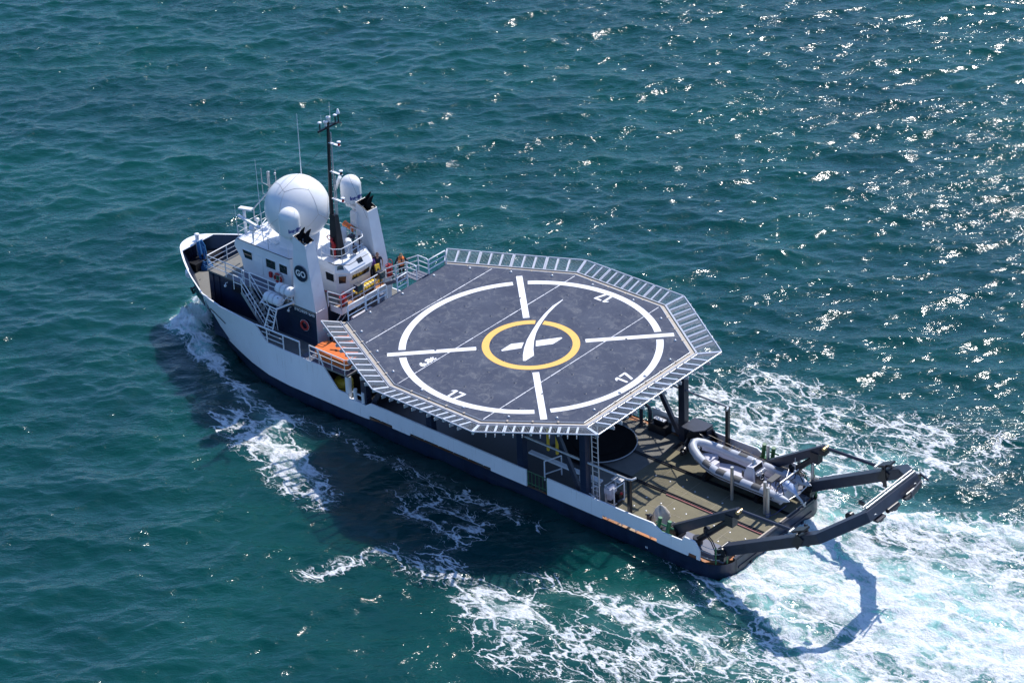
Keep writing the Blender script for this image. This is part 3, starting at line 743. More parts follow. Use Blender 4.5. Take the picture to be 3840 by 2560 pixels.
# side profile with a forward-leaning front, extruded across
prof = [(22.45, 5.72), (22.6, 6.6), (23.15, 7.35), (23.1, 7.7), (22.9, 8.0), (18.1, 8.0), (18.1, 5.72)]
vs = [(x, 2.2, z_) for x, z_ in prof]+[(x, -2.2, z_) for x, z_ in prof]; n_ = len(prof)
mb.add(vs, [tuple(range(n_)), tuple(reversed(range(n_, 2*n_)))]+[(i, n_+i, n_+(i+1) % n_, (i+1) % n_) for i in range(n_)])
br = obj('bridge_house', mb, 'white', ship, bevel=.06)
def wall_window(name, quad, nrm, parent, m='glass', fr='white', rim=.035):
    """window from 4 corner points on a wall, nrm outward"""
    q = [Vector(p)+Vector(nrm)*.012 for p in quad]; mb = MB(); mb.slab(q, .01)
    c_ = sum(q, Vector())/4
    o = obj(name, mb, m, parent)
    if fr:
        f = MB(); k = q+[q[0]]
        for a, b in zip(k[:-1], k[1:]): f.tube([a, b], rim, 6)
        obj('frame', f, fr, o)
    return o
PW = (0, 1, 0)
def pw(x0, x1, z0, z1, y=2.2, **k): return wall_window('window', [(x0, y, z0), (x1, y, z0), (x1, y, z1), (x0, y, z1)], (0, 1 if y > 0 else -1, 0), br, **k)
wall_window('window', [(22.22, 2.2, 6.74), (21.5, 2.2, 6.75), (21.5, 2.2, 7.36), (22.45, 2.2, 7.38)], PW, br)
pw(20.3, 19.4, 6.71, 7.38); pw(19.1, 18.35, 6.71, 7.38)
for x in (21.5, 19.4, 18.35): pw(x, x+.8, 6.72, 7.38, -2.2)
for y in (-1.65, -.85, -.05, .75, 1.5): wall_window('window', [(22.68, y+.3, 6.72), (22.68, y-.3, 6.72), (23.1, y-.3, 7.28), (23.1, y+.3, 7.28)], (.8, 0, -.5), br)
mb = MB()
pts = [(21.25, 2.215, 7.36)]+[(20.78+.16*math.sin(a), 2.215, 7.2+.16*math.cos(a)) for a in (0, R(-45), R(-90))]+[(20.62, 2.215, 6.1), (20.68, 2.215, 5.95), (21.2, 2.215, 5.95)]
mb.tube(pts, .022, 6); obj('door', mb, 'white', br)
mb = MB(); mb.boxc((19.88, 2.27, 6.32), (.22, .14, .36)); obj('fire_box', mb, 'red', br)
mb = MB(); mb.tube([(22.85, 2.23, 8.0), (20.7, 2.23, 7.98), (18.1, 2.23, 7.99), (17.95, 2.1, 8.03)], .022, 6); mb.tube([(16.2, .98, 7.95), (15.3, 1.05, 7.98), (14.95, .85, 7.95), (14.62, .4, 7.9), (14.62, -1.4, 7.95)], .02, 6); obj('edge_cable', mb, 'black', br)
# aft control house
zr = 8.0
P0 = [(18.1, 1.05), (15.3, 1.0), (14.72, .35), (14.72, -1.55), (15.2, -2.0), (18.1, -2.0)]
mb = MB()
low_ = [(x, y, 5.72) for x, y in P0]
mid = [(18.1, 1.05, 6.62), (15.3, 1.0, 6.62), (14.72, .35, 6.62), (14.72, -1.55, 6.62), (15.2, -2.0, 6.62), (18.1, -2.0, 6.62)]
vis = [(18.1, 1.05, 7.35), (15.2, 1.12, 7.45), (14.50, .42, 7.35), (14.50, -1.62, 7.35), (15.1, -2.1, 7.45), (18.1, -2.0, 7.35)]
top = [(18.1, 1.05, 8.0), (15.3, 1.0, 8.0), (14.98, .7, 8.0), (14.98, -1.5, 8.0), (15.3, -1.9, 8.0), (18.1, -2.0, 8.0)]
vs = low_+mid+vis+top; fs = []
for L_ in range(3):
    for i in range(5): a = L_*6+i; fs.append((a, a+1, a+7, a+6))
fs.append(tuple(reversed(range(18, 24)))); fs = [tuple(reversed(f)) for f in fs]
mb.add(vs, fs); ah = obj('aft_control_house', mb, 'white', ship)
mb = MB(); mb.slab([(x, y, 5.80) for x, y in P0[1:4]], .01) if False else [mb.beam((a[0], a[1], 5.76), (b[0], b[1], 5.76), .03, .08) for a, b in zip(P0[:-1], P0[1:])]; obj('red_skirting', mb, 'red', ah)
def aw(quad, n, fr='white'): return wall_window('window', quad, n, ah, fr=fr, rim=.018)
aw([(16.1, 1.03, 6.68), (15.4, 1.03, 6.68), (15.35, 1.08, 7.28), (16.1, 1.07, 7.3)], (0, 1, 0))
aw([(15.17, .90, 6.58), (14.86, .54, 6.58), (14.72, .60, 7.18), (15.05, .98, 7.2)], (-.7, .7, 0))
aw([(15.13, 1.03, 7.62), (14.78, .68, 7.62), (14.9, .66, 7.88), (15.15, .93, 7.9)], (-.7, .6, .2))
aw([(14.71, .22, 6.66), (14.71, -1.42, 6.62), (14.56, -1.42, 7.22), (14.56, .22, 7.2)], (-.97, 0, -.2))
aw([(14.68, -.5, 7.58), (14.68, -.95, 7.58), (14.86, -.95, 7.86), (14.86, -.5, 7.86)], (-.8, 0, .6), fr=None)
# roof rail of the aft house
railing('roof_rail', [(16.4, 1.0, 8.0), (15.4, .95, 8.0), (15.0, .6, 8.0), (15.0, -.2, 8.0), (15.1, -1.45, 8.0), (15.6, -1.9, 8.0), (16.6, -1.95, 8.0)], ship, 1.0, 'white', .033, 1, sp=1.1)
railing('roof_rail', [(18.2, 2.15, 8.0), (20.0, 2.15, 8.0), (22.7, 2.15, 8.0), (22.7, -2.1, 8.0), (17.0, -2.1, 8.0)], ship, .9, 'white', .02, 1, sp=1.2)
# floodlights on the platform rail
for y in (.57, -1.5):
    mb = MB(); mb.boxc((13.82, y, 6.66), (.34, .42, .44)); mb.box(13.6, 13.66, y-.25, y+.25, 6.42, 6.9); mb.tube([(13.82, y, 5.72), (13.82, y, 6.5)], .03, 8)
    f = obj('floodlight', mb, 'dark', ship, bevel=.03); mb = MB(); mb.box(13.585, 13.6, y-.2, y+.2, 6.46, 6.85); obj('lens', mb, 'lens', f)
# fire monitor (red) on roof
mb = MB(); mb.tube([(15.95, .3, 7.95), (15.95, .3, 8.95)], .11, 12)
for z_, r__ in ((8.55, .17), (8.75, .16), (8.9, .15)): mb.lathe((15.95, .3, z_), [(r__, 0), (r__, .07)], 12)
mb.tube([(15.95, .3, 8.95), (16.1, .35, 9.15), (16.0, .4, 9.3)], .1, 10); mb.tube([(16.12+.16*math.cos(a), .5, 9.42+.16*math.sin(a)) for a in np.linspace(0, 2*math.pi, 14)], .03, 6)
obj('fire_monitor', mb, 'red', ship)
# drum-like searchlight
mb = MB(); mb.tube([(15.6, -.62, 8.0), (15.6, -.62, 8.5)], .04, 8); mb.tube([(15.42, -.5, 8.75), (15.78, -.78, 8.75)], .23, 18); obj('searchlight', mb, 'white', ship)
mb = MB(); mb.tube([(16.1, -1.6, 8.0), (16.1, -1.6, 8.7)], .05, 8); mb.boxc((16.1, -1.5, 8.7), (.35, .3, .18)); mb.tube([(16.3, -1.3, 8.6), (15.9, -1.2, 8.9)], .06, 8); mb.tube([(15.5, -1.55, 8.05), (15.5, -1.55, 8.9)], .05, 8); mb.boxc((15.15, -.75, 8.35), (.2, .22, .45)); obj('roof_fitting', mb, 'dark', ship)
mb = MB(); mb.tube([(16.85, -1.5, 8.0), (16.85, -1.5, 8.95)], .22, 18); mb.lathe((16.85, -1.5, 8.95), [(.22, 0), (.17, .08), (0, .11)], 18); obj('roof_vent', mb, 'white', ship)

# ---------------------------------------------------------------- big radome
mb = MB()
mb.lathe((19.3, 0, 10.43), [(2.1*math.cos(a), 2.1*math.sin(a)) for a in np.linspace(R(-66), R(90), 34)], 64)
dome = obj('large_radome', mb, 'radome', ship)
mb = MB(); mb.lathe((19.3, 0, 8.0), [(1.45, 0), (1.32, .06), (1.3, .7), (1.0, .75)], 40); obj('pedestal', mb, 'white', dome)
mb = MB()
def on_dome(az, el, r=2.105): return (19.3+r*math.cos(el)*math.cos(az), r*math.cos(el)*math.sin(az), 10.43+r*math.sin(el))
rr = random.Random(3)
for k in range(5):
    a0 = R(72*k+30)
    mb.tube([on_dome(a0, e) for e in np.linspace(R(52), R(5), 12)], .008, 4, False)
    mb.tube([on_dome(a0+R(72)*t, R(52)+R(8)*math.sin(math.pi*t)) for t in np.linspace(0, 1, 12)], .008, 4, False)
    mb.tube([on_dome(a0+R(36)*t, R(5)-R(30)*t) for t in np.linspace(0, 1, 8)], .008, 4, False); mb.tube([on_dome(a0-R(36)*t, R(5)-R(30)*t) for t in np.linspace(0, 1, 8)], .008, 4, False)
    mb.tube([on_dome(a0+R(36), e) for e in np.linspace(R(-25), R(-60), 7)], .008, 4, False)
obj('panel_seam', mb, 'tan', dome)
# small radomes on the funnel brackets
for sd in (1, -1):
    c_ = (17.2, sd*2.8)
    prof = [(.60, 0), (.66, .05), (.675, .15), (.675, 1.1)]+[(.675*math.cos(a), 1.1+.675*math.sin(a)) for a in np.linspace(R(8), R(90), 12)]
    mb = MB(); mb.lathe((c_[0], c_[1], 10.37), prof, 36); sdm = obj('small_radome', mb, 'radome', ship)
    mb = MB(); mb.tube([(c_[0], c_[1], 10.1), (c_[0], c_[1], 10.36)], .3, 16); mb.beam((c_[0]+.3, c_[1], 10.08), (16.3, c_[1], 10.08), .5, .16); mb.beam((c_[0], c_[1], 10.0), (16.35, c_[1], 9.3), .2, .12); obj('bracket', mb, 'white', sdm)
    mb = MB()
    def wrap(a, b, c_=c_):
        th = R(172)+a/.68; return (c_[0]+.682*math.cos(th), c_[1]+.682*math.sin(th), 10.83+b)
    put_text(mb, 'Intellian', (0, 0, 0), (1, 0, 0), (0, 0, 1), w=1.05, fn=wrap, bold=.05); obj('lettering', mb, 'blueprint', sdm)

# ---------------------------------------------------------------- funnels
for sd in (1, -1):
    T = [(16.47, 3.3, 10.62), (15.46, 3.3, 10.22), (15.46, 2.42, 10.22), (16.47, 2.42, 10.62)]
    Bq = [(16.72, 3.452, 5.735), (14.80, 3.452, 5.735), (14.80, 2.42, 5.735), (16.72, 2.35, 5.735)]
    G = [(16.72, 3.452, 3.29), (14.84, 3.452, 3.29), (14.84, 2.45, 3.29), (16.72, 2.35, 3.29)]
    f3 = lambda P: [(x, y*sd, z_) for x, y, z_ in P]
    T, Bq = f3(T), f3(Bq)
    mb = MB(); vs = T+Bq; fl_ = [(0, 4, 5, 1), (1, 5, 6, 2), (2, 6, 7, 3), (3, 7, 4, 0)]
    inn = [(Vector(a)+(sum((Vector(q_) for q_ in T), Vector())/4-Vector(a))*.09) for a in T]; dn = [v-Vector((0, 0, .9)) for v in inn]
    mb.add(vs, fl_ if sd > 0 else [tuple(reversed(f)) for f in fl_])
    o_ = len(vs)
    mb.add(T+inn, [(0, 1, 5, 4), (1, 2, 6, 5), (2, 3, 7, 6), (3, 0, 4, 7)]); mb.mi = 1
    mb.add(inn+dn, [(0, 1, 5, 4), (1, 2, 6, 5), (2, 3, 7, 6), (3, 0, 4, 7), (4, 5, 6, 7)]); mb.mi = 0
    fu = obj('funnel', mb, ['white', 'black'], ship)
    mb = MB(); k_ = f3([(14.80, 3.452, 5.735), (14.80, 2.42, 5.735), (14.82, 2.44, 3.29), (14.82, 3.452, 3.29)])
    mb.slab(k_, .03); mb.slab(list(reversed([(x-.015, y, z_) for x, y, z_ in k_])), .03); obj('funnel_casing', mb, 'white', fu)
    mb = MB(); k = inn+[inn[0]]
    for a, b in zip(k[:-1], k[1:]): mb.tube([a, b], .03, 6)
    obj('funnel_rim', mb, 'black', fu)
    for (cx, cy) in ((16.15, 3.02*sd), (15.78, 2.86*sd)):
        mb = MB(); h_ = .95 if cx > 16 else .8
        mb.tube([(cx, cy, 9.7*1), (cx, cy, 10.35), (cx-.03, cy-.05, 10.62), (cx-.08, cy-.17, 10.85), (cx-.16, cy-.34, 10.55+h_*.6)], [.15, .15, .16, .12, .03], 12)
        obj('exhaust_pipe', mb, 'sooty', fu)
    mb = MB(); mb.tube([(15.65, 3.1*sd, 9.7), (15.65, 3.1*sd, 10.25)], .09, 8); mb.lathe((16.1, 2.7*sd, 9.6), [(.16, 0), (.16, .5), (.0, .5)], 10); obj('exhaust_lagging', mb, 'tarp', fu)
    # round emblem with GO
    y = 3.462*sd
    mb = MB(); cc = (15.88, 8.2)
    pts = [(cc[0]+.56*math.cos(a), y, cc[1]+.56*math.sin(a)) for a in np.linspace(0, 2*math.pi, 41)[:-1]]
    mb.slab(pts if sd < 0 else list(reversed(pts)), .006); em = obj('round_emblem', mb, 'navy', fu)
    mb = MB(); put_text(mb, 'GO', (cc[0]-.0, y+.004*sd, cc[1]), (-sd, 0, 0), (0, 0, 1), w=.84, h=.44, bold=.03); obj('lettering', mb, 'marking', em)
# air-conditioning box on the inner face of the starboard funnel
mb = MB(); mb.box(16.35, 16.9, -3.3, -2.3, 8.9, 9.9); 
for i in range(9): mb.box(16.4, 16.9, -2.3, -2.27, 8.95+i*.1, 9.0+i*.1)
obj('vent_box', mb, 'white', ship)
mb = MB(); mb.box(15.5, 17.0, -2.9, -1.9, 7.4, 7.46); mb.beam((16.2, -2.2, 7.5), (16.0, -3.2, 8.3), .06, .06); mb.tube([(15.6, -1.9, 7.46), (15.6, -1.9, 8.3), (16.9, -1.9, 8.3)], .03, 6); obj('side_platform', mb, 'slate', ship)

# ---------------------------------------------------------------- main mast
mb = MB()
mb.beam((15.95, 0, 7.9), (16.05, 0, 10.9), .55, .85, up=(1, 0, 0), w2=.34, h2=.42)
mast = obj('mast', mb, 'black', ship)
mb = MB(); mb.tube([(16.22, 0, 10.4), (16.2, 0, 12.3), (16.09, 0, 14.9), (15.98, 0, 17.3)], [.14, .13, .11, .09], 12); obj('mast_pole', mb, 'black', mast)
mb = MB(); mb.tube([(15.95, -.1, 10.9), (15.9, -.1, 16.6)], .045, 8); mb.tube([(15.80, -.1, 10.9), (15.78, -.1, 13.6)], .035, 8)
for z_ in np.arange(11.2, 16.5, .42): mb.tube([(15.95, -.1, z_), (16.15, 0, z_)], .015, 5)
obj('mast_ladder', mb, 'galv', mast)
mb = MB(); mb.beam((15.98, .9, 16.98), (15.98, -.98, 16.98), .1, .12); mb.beam((15.98, -.1, 17.2), (15.7, -.9, 17.0), .06, .06); obj('crosstree', mb, 'black', mast)
for y, hh, kind in ((.72, .5, 'd'), (-.66, .5, 'd'), (-.93, .55, 'c'), (.2, .5, 'l'), (-.06, .72, 'l')):
    mb = MB(); mb.tube([(15.98, y, 17.0), (15.98, y, 17.0+hh)], .035, 8); o1 = obj('antenna_stalk', mb, 'black', mast)
    mb = MB()
    if kind == 'd': mb.lathe((15.98, y, 17.0+hh), [(.05, 0), (.13, .02), (.14, .06), (.08, .10), (0, .11)], 18)
    elif kind == 'c': mb.lathe((15.98, y, 17.0+hh), [(.12, 0), (.12, .04), (.06, .28), (0, .32)], 14)
    else: mb.lathe((15.98, y, 17.0+hh-.12), [(.09, -.25), (.09, .0), (.15, .0), (.15, .06), (.08, .07), (.08, .1), (0, .1)], 14)
    obj('antenna_head', mb, 'white', o1)
for z_, ln, rd in ((15.95, 1.05, 1), (13.95, 1.05, 0), (12.05, 1.05, 1)):
    mb = MB(); mb.box(16.1-ln, 16.05, -.09, .09, z_-.03, z_); b_ = obj('light_bracket', mb, 'white', mast)
    mb = MB(); mb.lathe((16.2-ln, 0, z_), [(.08, 0), (.08, .22)], 12); obj('lamp', mb, 'red' if rd else 'black', b_)
    mb = MB(); mb.lathe((16.2-ln, 0, z_+.22), [(.13, 0), (.13, .05), (.06, .06)], 14); obj('lamp_cap', mb, 'white', b_)
mb = MB(); mb.tube([(16.1, .45, 17.0), (16.1, .45, 17.9)], .012, 5); mb.tube([(15.95, -.2, 17.1), (15.95, -.2, 18.6)], .014, 5); obj('whip_antenna', mb, 'white', mast)
mb = MB()
for a, b in (((16.0, .1, 16.3), (14.0, -4.4, 10.6)), ((16.0, .1, 15.9), (19.6, 1.6, 11.6)), ((15.95, .1, 14.9), (16.1, .9, 8.6)), ((16.0, -.1, 16.6), (15.3, -2.2, 9.9))): mb.tube([a, b], .008, 4)
obj('stay_wire', mb, 'dark', mast)
# whips
for p, q_, r__ in (((19.74, -1.0, 8.0), (19.93, -1.2, 16.3), .04), ((21.0, 1.6, 8.0), (21.4, 1.35, 13.7), .025), ((23.0, 1.9, 8.0), (23.1, 1.9, 10.2), .02)):
    mb = MB(); mid_ = Vector(p).lerp(Vector(q_), .5); mb.tube([p, mid_, q_], [r__, r__*.8, r__*.4], 8); obj('whip_antenna', mb, 'white', ship)
mb = MB(); mb.tube([(18.4, -2.6, 10.9), (17.6, -2.3, 12.1)], .12, 10); obj('white_tube_antenna', mb, 'white', ship)
# lattice antenna cluster forward
mb = MB()
x, y = 23.0, -1.2
mb.tube([(x, y, 8.0), (x, y, 11.0)], .07, 8); mb.tube([(x, y, 10.0), (x+.6, y+1.0, 8.9), (x+.6, y+1.0, 8.0)], .05, 8)
for dx, dy in ((.45, .2), (-.45, -.2), (-.2, .3)):
    mb.tube([(x, y, 10.3), (x+dx, y+dy, 10.5), (x+dx, y+dy, 11.5)], .03, 6); mb.tube([(x, y, 9.5), (x+dx, y+dy, 9.7), (x+dx, y+dy, 10.3)], .03, 6)
mb.lathe((x, y, 11.0), [(.1, 0), (.1, .3), (.12, .32), (0, .36)], 12); mb.sphere((x-.5, y-.1, 11.3), .09, 10, 6)
obj('lattice_antenna', mb, 'galv', ship)
# radar scanner and pedestals
mb = MB(); mb.tube([(21.55, 1.95, 8.0), (21.6, 1.9, 8.75)], .06, 10); mb.lathe((21.6, 1.85, 8.72), [(.12, 0), (.26, .12), (.28, .3), (.18, .38), (0, .4)], 18); rd = obj('radar_pedestal', mb, 'white', ship)
mb = MB(); mb.beam((23.3, 1.45, 9.16), (20.75, 2.05, 9.3), .17, .15); obj('radar_scanner', mb, 'white', rd)
mb = MB(); mb.tube([(22.9, 1.3, 8.0), (22.9, 1.3, 9.6)], .1, 10); mb.beam((23.3, 1.3, 9.68), (22.35, 1.1, 9.75), .35, .1); obj('radar_mast', mb, 'white', ship)
mb = MB()
for (x, y, z_, r__) in ((22.3, -.4, 8.9, .26), (22.6, .5, 8.7, .16), (22.0, -1.2, 8.6, .2), (21.7, .2, 8.5, .14)):
    mb.tube([(x, y, 8.0), (x, y, z_)], .04, 8); mb.sphere((x, y, z_), r__, 14, 8, (1, 1, .8))
for i in range(6): mb.tube([(22.6-i*.22, -1.7+i*.45, 8.0), (22.6-i*.22, -1.7+i*.45, 8.6+.12*(i % 3))], .03, 6)
mb.tube([(22.6, -1.7, 8.5), (21.4, .8, 8.6)], .035, 6); mb.tube([(22.7, -1.2, 8.8), (21.6, 1.2, 8.8)], .03, 6)
obj('roof_antenna', mb, 'white', ship)
mb = MB(); mb.box(20.1, 20.7, .8, 1.4, 8.0, 8.08); mb.tube([(20.1, 1.45, 8.08), (20.1, 1.45, 8.25), (20.7, 1.45, 8.25), (20.7, 1.45, 8.08)], .015, 6); obj('roof_hatch', mb, 'white', ship)

# ---------------------------------------------------------------- helideck
HD = [(10.87, 4.58), (3.46, 8.36), (-3.34, 8.34), (-8.17, 5.0), (-8.17, -5.0), (-3.34, -8.34), (3.46, -8.36), (10.87, -4.58)]
mb = MB(); mb.prism(HD, 6.78, 7.0); hd = obj('helideck', mb, 'heli', ship)
def offs(d_):      # outline pushed outwards by d_
    out = []; n = len(HD)
    for i in range(n):
        a, b, c_ = Vector(HD[i-1]), Vector(HD[i]), Vector(HD[(i+1) % n])
        n1 = Vector(((a-b).y, -(a-b).x)).normalized(); n2 = Vector(((b-c_).y, -(b-c_).x)).normalized()
        if n1.dot(b) < 0: n1 = -n1
        if n2.dot(b) < 0: n2 = -n2
        k = (n1+n2); k = k/(k.dot(n1)); out.append(b+k*d_)
    return out
O1, O2, O3 = offs(.05), offs(.3), offs(.38)
ed = [(i, i+1) for i in range(7)]
for i, j in ed:
    mb = MB()
    a, b, c_, e = O1[i], O1[j], O2[j], O2[i]
    mb.slab([(a.x, a.y, 6.90), (b.x, b.y, 6.90), (c_.x, c_.y, 6.90), (e.x, e.y, 6.90)], .04); g_ = obj('gutter', mb, 'tan', hd)
    mb = MB()
    mb.tube([(a.x, a.y, 6.985), (b.x, b.y, 6.985)], .035, 6); f, h_ = O3[i], O3[j]; mb.beam((f.x, f.y, 6.90), (h_.x, h_.y, 6.90), .07, .22); obj('gutter_rim', mb, 'galv', g_)
    n_ = int((b-a).length/1.6); mb = MB()
    for k in range(1, n_+1):
        p = a.lerp(b, k/(n_+1)); mb.boxc((p.x, p.y, 7.0), (.13, .13, .05))
    obj('gutter_bracket', mb, 'tan', g_)
# safety nets
NO = [(11.95, 5.82), (3.80, 9.95), (-4.0, 9.95), (-9.95, 5.87), (-9.95, -5.87), (-4.0, -9.95), (3.80, -9.95), (11.95, -5.82)]
NI = offs(.46)
NP = [4, 4, 4, 5, 3, 4, 4]
for (i, j), cnt in zip(ed, NP):
    a, b = Vector((*NI[i], 6.93)), Vector((*NI[j], 6.93)); A_, B_ = Vector((*NO[i], 7.24)), Vector((*NO[j], 7.24))
    outw = ((A_+B_)/2-(a+b)/2); outw.normalize()
    dirv = (b-a).normalized(); Li = (b-a).length
    for k in range(cnt):
        t0, t1 = k/cnt, (k+1)/cnt
        g = .035
        ia, ib = a+dirv*(Li*t0+g), a+dirv*(Li*t1-g)
        w_ = (A_-a)-dirv*(A_-a).dot(dirv)
        oa, ob = ia+w_, ib+w_
        if k == 0: oa = A_+dirv*g
        if k == cnt-1: ob = B_-dirv*g
        mb = MB()
        mb.tube([ia, ib], .035, 6); mb.tube([oa, ob], .045, 6); mb.beam(ia, oa, .10, .06); mb.beam(ib, ob, .10, .06); dz = Vector((0, 0, -.11)); mb.beam(ia+dz, oa+dz, .03, .16); mb.beam(ib+dz, ob+dz, .03, .16)
        nt_ = obj('safety_net', mb, 'alu', ship)
        for t in (.33, .68):
            mb = MB()
            p = ia.lerp(ib, t); q_ = p+w_
            mb.beam(p+Vector((0, 0, .0)), q_-w_*.08, .12, .06); mb.beam(p+Vector((0, 0, -.12)), q_-w_*.08+Vector((0, 0, -.12)), .03, .2)
            qq = q_+Vector((0, 0, -.02)); mb.beam(qq-w_*.22+Vector((0, 0, -.14)), qq+outw*.10+Vector((0, 0, -.16)), .05, .22)
            mb.tube([q_+outw*.12+Vector((0, 0, -.1)), q_+outw*.12+Vector((0, 0, -.22))], .03, 6); obj('strut', mb, 'alu', nt_)
        mb2 = MB(); n_ = int((ob-oa).length/.085)
        for s_ in range(1, n_):
            t = s_/n_; p, q_ = ia.lerp(ib, t), oa.lerp(ob, t)
            mb2.beam(p+Vector((0, 0, -.01)), q_+Vector((0, 0, -.01)), .012, .010)
        obj('netting', mb2, 'galv', nt_)
# markings
Z1 = 7.004
mb = MB()
gp = R(3.45)
for k in range(4):
    a0 = R(45+90*k)+gp; a1 = R(135+90*k)-gp; mb.ring(7.57, 8.0, Z1, a0, a1, 40)
obj('white_circle', mb, 'marking', hd)
for k in range(4):
    a = R(45+90*k); c_, s_ = math.cos(a), math.sin(a); mb = MB()
    mb.poly([(r*c_-t*s_, r*s_+t*c_) for r, t in ((3.31, -.2), (8.694, -.2), (8.694, .2), (3.31, .2))], Z1+.001); obj('cross_arm', mb, 'marking', hd)
mb = MB(); aL = math.atan2(-2.30, 1.58); aR = math.atan2(-2.55, 1.14)
mb.ring(2.52, 2.973, Z1, aL, aR+2*math.pi, 120); obj('yellow_circle', mb, 'yellowmark', hd)
mb = MB()
mb.poly([(2.03, -5.48), (2.0, -4.44), (1.76, -3.36), (1.47, -2.44), (1.05, -1.38), (0.57, -0.31), (0.07, 0.55), (-0.4, 1.22), (-0.86, 1.76), (-0.98, 1.67), (-0.98, 0.88), (-0.48, 0.34), (0.12, -0.43), (0.66, -1.27), (1.03, -2.03), (1.34, -2.81), (1.62, -3.62), (1.83, -4.5), (1.97, -5.42)], Z1)
mb.poly([(1.01, 1.59), (1.02, 0.66), (0.52, 0.05), (0.19, 0.66), (0.89, 1.64)], Z1); mb.poly([(0.06, -0.55), (-0.9, -1.79), (-1.02, -1.75), (-1.02, -0.87), (-0.36, -0.02)], Z1)
obj('logo_mark', mb, 'marking', hd)
def digits(body, c_, xd, yd, w_, h_):
    """bold block numerals: 1 and 7 with slanted cuts"""
    mb = MB()
    X = Vector((*xd, 0)); Y = Vector((*yd, 0)); O = Vector((*c_, Z1)); t = .16
    def P(x, y): v = O+X*(x-w_/2)+Y*(y-h_/2); return (v.x, v.y)
    mb.poly([P(.12, 0), P(.12+t, 0), P(.12+t, h_), P(.10, h_), P(-.06, h_*.80), P(-.06, h_*.66), P(.12, h_*.8)], Z1)
    mb.poly([P(.42, h_), P(w_, h_), P(w_, h_-.16), P(.74, 0), P(.56, 0), P(w_-.17, h_-.15), P(.42, h_-.15)], Z1)
    obj('numerals', mb, 'marking', hd)
digits('17', (-.25, 7.13), (-1, 0), (0, -1), .9, .82)
digits('17', (-6.97, -.33), (0, -1), (1, 0), .98, .85)
digits('17', (.1, -7.13), (1, 0), (0, 1), .95, .82)
mb = MB(); put_text(mb, '6.8t', (3.68, 5.28, Z1), (0, -1, 0), (1, 0, 0), w=1.25, h=.5, bold=.05); obj('weight_mark', mb, 'marking', hd)
def hw(x): return interp(x, [-8.17, -3.34, 3.46, 10.87], [5.0, 8.34, 8.36, 4.58])
for x in (8.16, 3.345, -3.335):
    mb = MB(); y = -hw(x)+.1
    k = 0
    while y < hw(x)-.1:
        L_ = .5+.45*random.random(); y2 = min(y+L_, hw(x)-.1)
        gap = x == 3.345 and False
        w_ = .017+.012*random.random()
        mb.poly([(x-w_, y), (x+w_, y), (x+w_, y2), (x-w_, y2)], Z1-.001); y = y2+.03+.02*random.random()
    obj('deck_seam', mb, 'marking', hd)
mb = MB()
for (x, y) in [(i*2.1*1.0, j) for i in (-3, -2, -1, 0, 1, 2, 3, 4) for j in (-6.1, -4.0, -2.45, -1.2, 1.2, 2.45, 4.0, 6.1)]:
    if abs(y) < hw(x)-.8: mb.lathe((x+.07*math.sin(3*y), y, 7.0), [(.085, .003), (.075, .012), (.03, .006), (0, .006)], 10)
o = obj('tie_down_point', mb, 'dark', hd); o['kind'] = 'stuff'
n_ = 0
for i in range(8):
    a, b = Vector(HD[i]), Vector(HD[(i+1) % 8]); m_ = max(2, int((b-a).length/2.4)); c0 = Vector((0, 0))
    for k in range(m_):
        p = a.lerp(b, (k+.5)/m_); p = p-p.normalized()*.38
        mb = MB(); mb.lathe((p.x, p.y, 7.0), [(.1, .0), (.1, .03), (.06, .09), (0, .1)], 10); obj('deck_light', mb, 'galv', hd)
# structure under the deck
mb = MB()
for y in (-4.7, 0, 4.7): mb.beam((10.6, y, 6.58), (-8.0, y, 6.58), .25, .38)
for x in (-7.9, -3.2, .6, 4.2, 9.4): mb.beam((x, hw(x)-.2, 6.4), (x, -hw(x)+.2, 6.4), .25, .42)
for x in np.arange(-7, 10.5, 1.2): mb.beam((x, hw(x)-.1, 6.7), (x, -hw(x)+.1, 6.7), .08, .15)
obj('helideck_beam', mb, 'dark', ship)
for sd in (1, -1):
    for x in (-7.95, -3.1, 4.2, 9.6):
        mb = MB(); mb.boxc((x, sd*4.7, 3.6), (.46, .46, 5.5)); pc = obj('support_column', mb, 'dark' if sd < 0 else 'navy', ship, bevel=.02)
    mb = MB(); mb.beam((-7.7, sd*4.6, 1.3), (-5.0, sd*4.4, 6.3), .2, .3); obj('diagonal_brace', mb, 'dark', ship)
    mb = MB(); mb.beam((9.4, sd*4.6, 1.3), (6.4, sd*4.4, 6.3), .2, .3); obj('diagonal_brace', mb, 'dark', ship)
    zt_ = 4.1 if sd > 0 else 4.45
    mb = MB(); mb.boxc((-11.25, sd*4.72, (zt_+.95)/2), (.2, .22, zt_-.95)); po = obj('awning_post', mb, 'black', ship)
    mb = MB(); mb.tube([(-2.0, sd*4.72, zt_), (-11.1, sd*4.72, zt_), (-11.35, sd*4.62, zt_), (-11.45, sd*4.35, zt_+.02)], .075, 10); obj('awning_bar', mb, 'galv', po)
